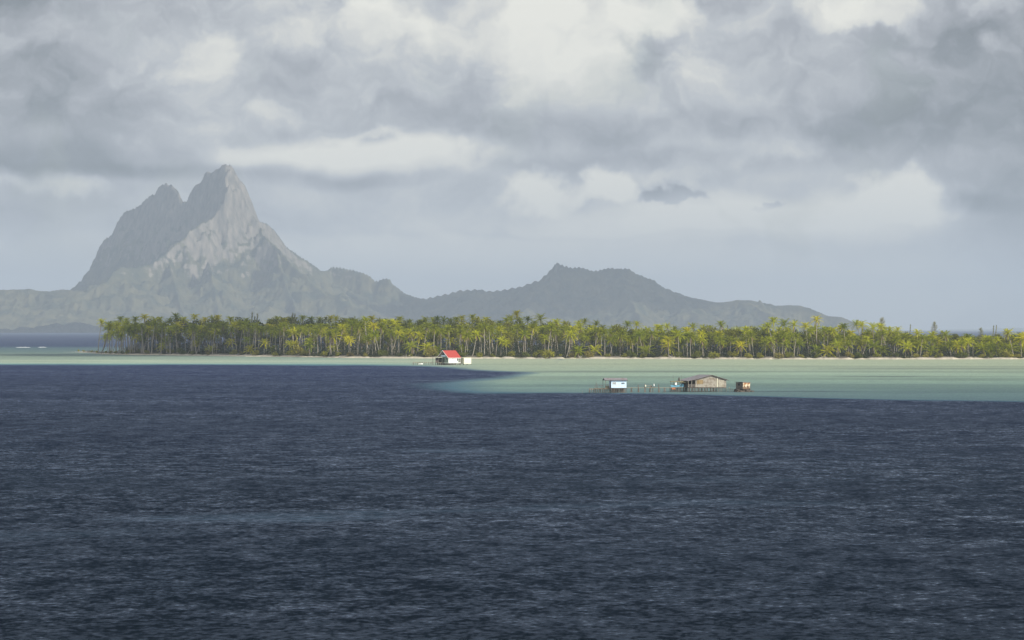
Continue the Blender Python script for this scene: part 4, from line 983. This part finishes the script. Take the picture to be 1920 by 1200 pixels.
def red_house():
    D = depth_of(684.5); s = D/F; a = R(40)
    W, Ln = 6.7, 6.4            # gable width, length
    zf, ze, za = 1.05, 3.25, 6.0
    # local x along the ridge, y away; front-left corner at (0,0) is the near corner of gable and long wall
    root = thing('stilt_house', 'white house with steep red roof on stilts in front of the palm beach', 'house', (X(841, D), D, 0), a)
    w = MB(); w.box(0.01, Ln*.78, 0, W, zf, ze); w.build('wall', M['white'], root)
    # left (gable) face boards, grey green
    g = MB(); g.prismx([(-.0, zf), (W, zf), (W, ze), (W/2, za-.25), (0, ze)], -.06, -.003); gb = g.build('gable_wall', M['green'], root); gb['label'] = 'shaded grey-green gable end with door'
    for y0, y1, z0, z1, m_ in ((2.7, 3.3, zf+.05, zf+2.1, 'dark'),):
        d = MB(); d.box(-.1, -.062, y0, y1, z0, z1); d.build('door', M[m_], root)
    for y0, y1, z0, z1 in ((4.6, 5.9, zf+1.2, zf+2.05), (.9, 1.5, zf+1.25, zf+1.8)):
        d = MB(); d.box(-.1, -.062, y0, y1, z0, z1); d.build('window', M['dark'], root)
    tr = MB(); tr.box(-.12, -.062, 0, W, ze-.02, ze+.14); tr.build('green_trim', M['trimgreen'], root)
    lv = MB(); lv.prismx([(W/2-1.2, za-1.75), (W/2+1.2, za-1.75), (W/2, za-.6)], -.1, -.062); lv.build('gable_vent', M['dark'], root)
    lw = MB(); lw.prismx([(W/2-1.6, ze+.25), (W/2+1.6, ze+.25), (W/2+1.25, ze+.9), (W/2-1.25, ze+.9)], -.1, -.062); lw.build('gable_panel', M['bluewall'], root)
    ov = .45; pit = (za-ze)/(W/2)
    r = MB()
    for y_, sgn in ((-ov, 1), (W+ov, -1)):
        r.slab([(-.5, y_, ze-ov*pit+.1), (Ln+.15, y_, ze-ov*pit+.1), (Ln+.15, W/2-.001*sgn, za+.1), (-.5, W/2-.001*sgn, za+.1)], .08)
    rf = r.build('roof', M['red'], root)
    b = MB()
    for y_, sgn in ((-ov-.02, 1), (W+ov+.02, -1)):
        b.slab([(-.6, y_, ze-ov*pit+.14), (-.503, y_, ze-ov*pit+.14), (-.503, W/2-.002*sgn, za+.16), (-.6, W/2-.002*sgn, za+.16)], .26)
    b.build('bargeboard', M['white'], rf)
    f = MB(); f.box(-.5, Ln+.15, -ov-.06, -ov-.003, ze-ov*pit-.08, ze-ov*pit+.1); f.build('fascia', M['white'], rf)
    wn = MB(); wn.box(1.9, 2.6, -.04, -.003, ze-.55, ze-.35); wn.build('window', M['dark'], root)
    dn = MB(); dn.box(4.6, 5.15, -.04, -.003, zf+.7, zf+1.9); dn.build('window', M['dark'], root)
    an = MB(); an.box(4.1, 4.6, -.14, -.03, zf+1.75, zf+1.9); an.build('shade', M['brown'], root)
    # porch end under the roof
    p = MB(); p.box(Ln*.78+.003, Ln+.1, .0, W, zf-.1, zf); p.build('porch_floor', M['white'], root)
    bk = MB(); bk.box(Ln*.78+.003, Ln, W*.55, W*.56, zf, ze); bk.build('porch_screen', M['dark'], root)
    for x in (Ln*.88, Ln):
        pm = MB(); pm.box(x-.1, x, .02, .12, zf, ze-.1); pm.build('porch_post', M['white'], root)
    # cream annex
    ax = MB(); ax.box(Ln+1.1, Ln+5.0, -1.0, 2.2, .45, 3.0); an_ = ax.build('annex_wall', M['cream'], root)
    ar = MB(); ar.slab([(Ln+.1, -1.15, 3.12), (Ln+5.15, -1.15, 3.06), (Ln+5.15, 2.4, 3.06), (Ln+.1, 2.4, 3.12)], .1); ar.build('annex_roof', M['cream'], root)
    # left lean-to
    lf = MB(); lf.slab([(-3.2, 2.8, ze-.05), (-.13, 2.8, ze+.12), (-.13, W+.3, ze+.12), (-3.2, W+.3, ze-.05)], .09); lf.build('awning', M['cream'], root)
    lb = MB(); lb.box(-2.9, -.13, W*.75, W*.76, zf, ze-.2); lb.build('awning_screen', M['darkwood'], root)
    ld = MB(); ld.box(-3.0, -.07, 2.9, W, zf-.12, zf-.01); ld.build('awning_deck', M['deck'], root)
    for y_ in (2.95, 4.8, W):
        pm = MB(); pm.tube([(-3.0, y_, -1), (-3.0, y_, ze-.1)], .08, 6); pm.build('awning_post', M['post'], root)
    fb = MB(); fb.box(-.05, Ln+.1, 0, .15, zf-.25, zf-.11); fb.box(-.05, .1, .16, W, zf-.25, zf-.11); fb.build('floor_beam', M['white'], root)
    stilts(root, list(np.linspace(.1, Ln, 9)), [.1, W*.5, W-.1], zf-.25, .16, random.Random(5))
    stilts(root, [-.9, -1.8], [3.2, 5.0, 6.4], zf-.12, .14, random.Random(6))
    stilts(root, [.05], list(np.linspace(.7, W-.6, 6)), zf-.25, .16, random.Random(7))
    stilts(root, [Ln+1.3, Ln+3.2, Ln+5.1], [-.8, 2.0], .45, .16, random.Random(8))
    # pier
    D2 = depth_of(684); s2 = D2/F; g_ = lambda q: (q-773)*s2
    pr = thing('pier', 'low row of posts and thin planks leading left from the red-roofed house', 'pier', (X(773, D2), D2+3, 0), 0)
    pk = MB(); pk.tube([(g_(774),0,1.02),(g_(790),0,1.0),(g_(812),0,1.0)], .06, 5); pk.slab([(g_(774),-.3,1.0),(g_(786),-.3,1.0),(g_(786),.7,1.0),(g_(774),.7,1.0)], .08); pk.build('plank', M['deck'], pr)
    rr = random.Random(3)
    for q in (774,775.5,779,782.5,783.5,787,791.5,795,799,803,806,809.5,812):
        pm = MB(); pm.tube([(g_(q), rr.uniform(-.2,.4), -1), (g_(q)+rr.uniform(-.15,.15), 0, rr.uniform(.95,1.2))], .1, 6); pm.build('post', M['post'], pr)
    # white boat hull by the pier
    bt = MB(); n = 12; Lb = 1.9; ring = []
    for i in range(n+1):
        t = i/n; wdt = .62*math.sin(math.pi*min(1, t*.85+.12))**.6 if i < n else .04; x = -Lb/2+Lb*t; sh = .42+.22*t*t
        ring.append([(x, -wdt, sh), (x, -wdt*.75, .12), (x, 0, 0 if i < n else .25), (x, wdt*.75, .12), (x, wdt, sh), (x, wdt*.9, sh), (x, 0, .14 if i < n else .3), (x, -wdt*.9, sh)])
    vs = [v for q in ring for v in q]; m_ = 8
    fs = [(i*m_+k, i*m_+(k+1) % m_, (i+1)*m_+(k+1) % m_, (i+1)*m_+k) for i in range(n) for k in range(m_)] + [tuple(range(m_)), tuple(range((n+1)*m_-1, n*m_-1, -1))]
    bt.add(vs, fs)
    rootb = thing('rowing_boat', 'small white boat lying among the pier posts left of the red-roofed house', 'boat', (X(788.5, D2), D2+1.2, .05), R(12))
    bt.build('hull', M['white'], rootb, True)
    th = MB(); th.box(-.6, -.35, -.5, .5, .36, .4); th.box(.5, .7, -.45, .45, .4, .44); th.build('thwart', M['deck'], rootb)
red_house()

# ------------------------------------------------------------------ clouds drifting above the frame, which shade the far hills, the back and the left of the grove
def cloud(label, shadow_c, size, alt, seed, rotz=0.):
    t = alt/math.tan(SEL); hx, hy = math.sin(SAZ), -math.cos(SAZ)
    cx, cy = shadow_c[0]+hx*t, shadow_c[1]+hy*t
    n, m_ = 72, 36
    th = np.linspace(0, 2*math.pi, n+1)[:-1]; ph = np.linspace(-math.pi/2, math.pi/2, m_)
    PH, TH = np.meshgrid(ph, th, indexing='ij')
    ux, uy, uz = np.cos(PH)*np.cos(TH), np.cos(PH)*np.sin(TH), np.sin(PH)
    r = .8+.5*fbm(ux*2.1+seed+4, uy*2.1+uz*2+9, seed, 4)
    x, y, z = ux*r*size[0], uy*r*size[1], np.where(uz > 0, uz*r*size[2], uz*size[2]*.3)
    c_, s_ = math.cos(rotz), math.sin(rotz)
    V = np.stack([cx+x*c_-y*s_, cy+x*s_+y*c_, alt+z], -1).reshape(-1, 3)
    fs = [(i*n+k, i*n+(k+1) % n, (i+1)*n+(k+1) % n, (i+1)*n+k) for i in range(m_-1) for k in range(n)]
    me = bpy.data.meshes.new('cloud'); me.from_pydata([tuple(v) for v in V], [], fs); me.polygons.foreach_set('use_smooth', [True]*len(fs)); me.materials.append(M['cloud']); me.update()
    tag(link('cloud', me), label, 'cloud')
HILL = (X(930, 18500), 18500)
cloud('large grey cumulus over the far eastern hills', (X(900, 18300), 18250), (760, 520, 220), 2600, 1)
cloud('long flat cloud over the back of the palm islet', (X(770, 2400), 2418), (150, 72, 40), 1300, 2)
cloud('small cloud over the left end of the palm islet', (X(300, 2470), 2475), (95, 125, 30), 1300, 5)

# ------------------------------------------------------------------ haze
def build_haze():
    m = bpy.data.materials.new('haze'); m.use_nodes = True; nt = m.node_tree; nt.nodes.clear()
    out = N(nt, 'ShaderNodeOutputMaterial'); v = N(nt, 'ShaderNodeVolumePrincipled')
    v.inputs['Color'].default_value = (.68, .82, 1.0, 1); v.inputs['Density'].default_value = 4.7e-5; v.inputs['Anisotropy'].default_value = 0.
    nt.links.new(v.outputs[0], out.inputs['Volume'])
    mb = MB(); mb.box(-75000, 75000, -200, 61000, -3, 725)
    tag(mb.build('haze', m), 'thin blue sea haze between the ship and the far island', 'haze', kind='stuff')
build_haze()
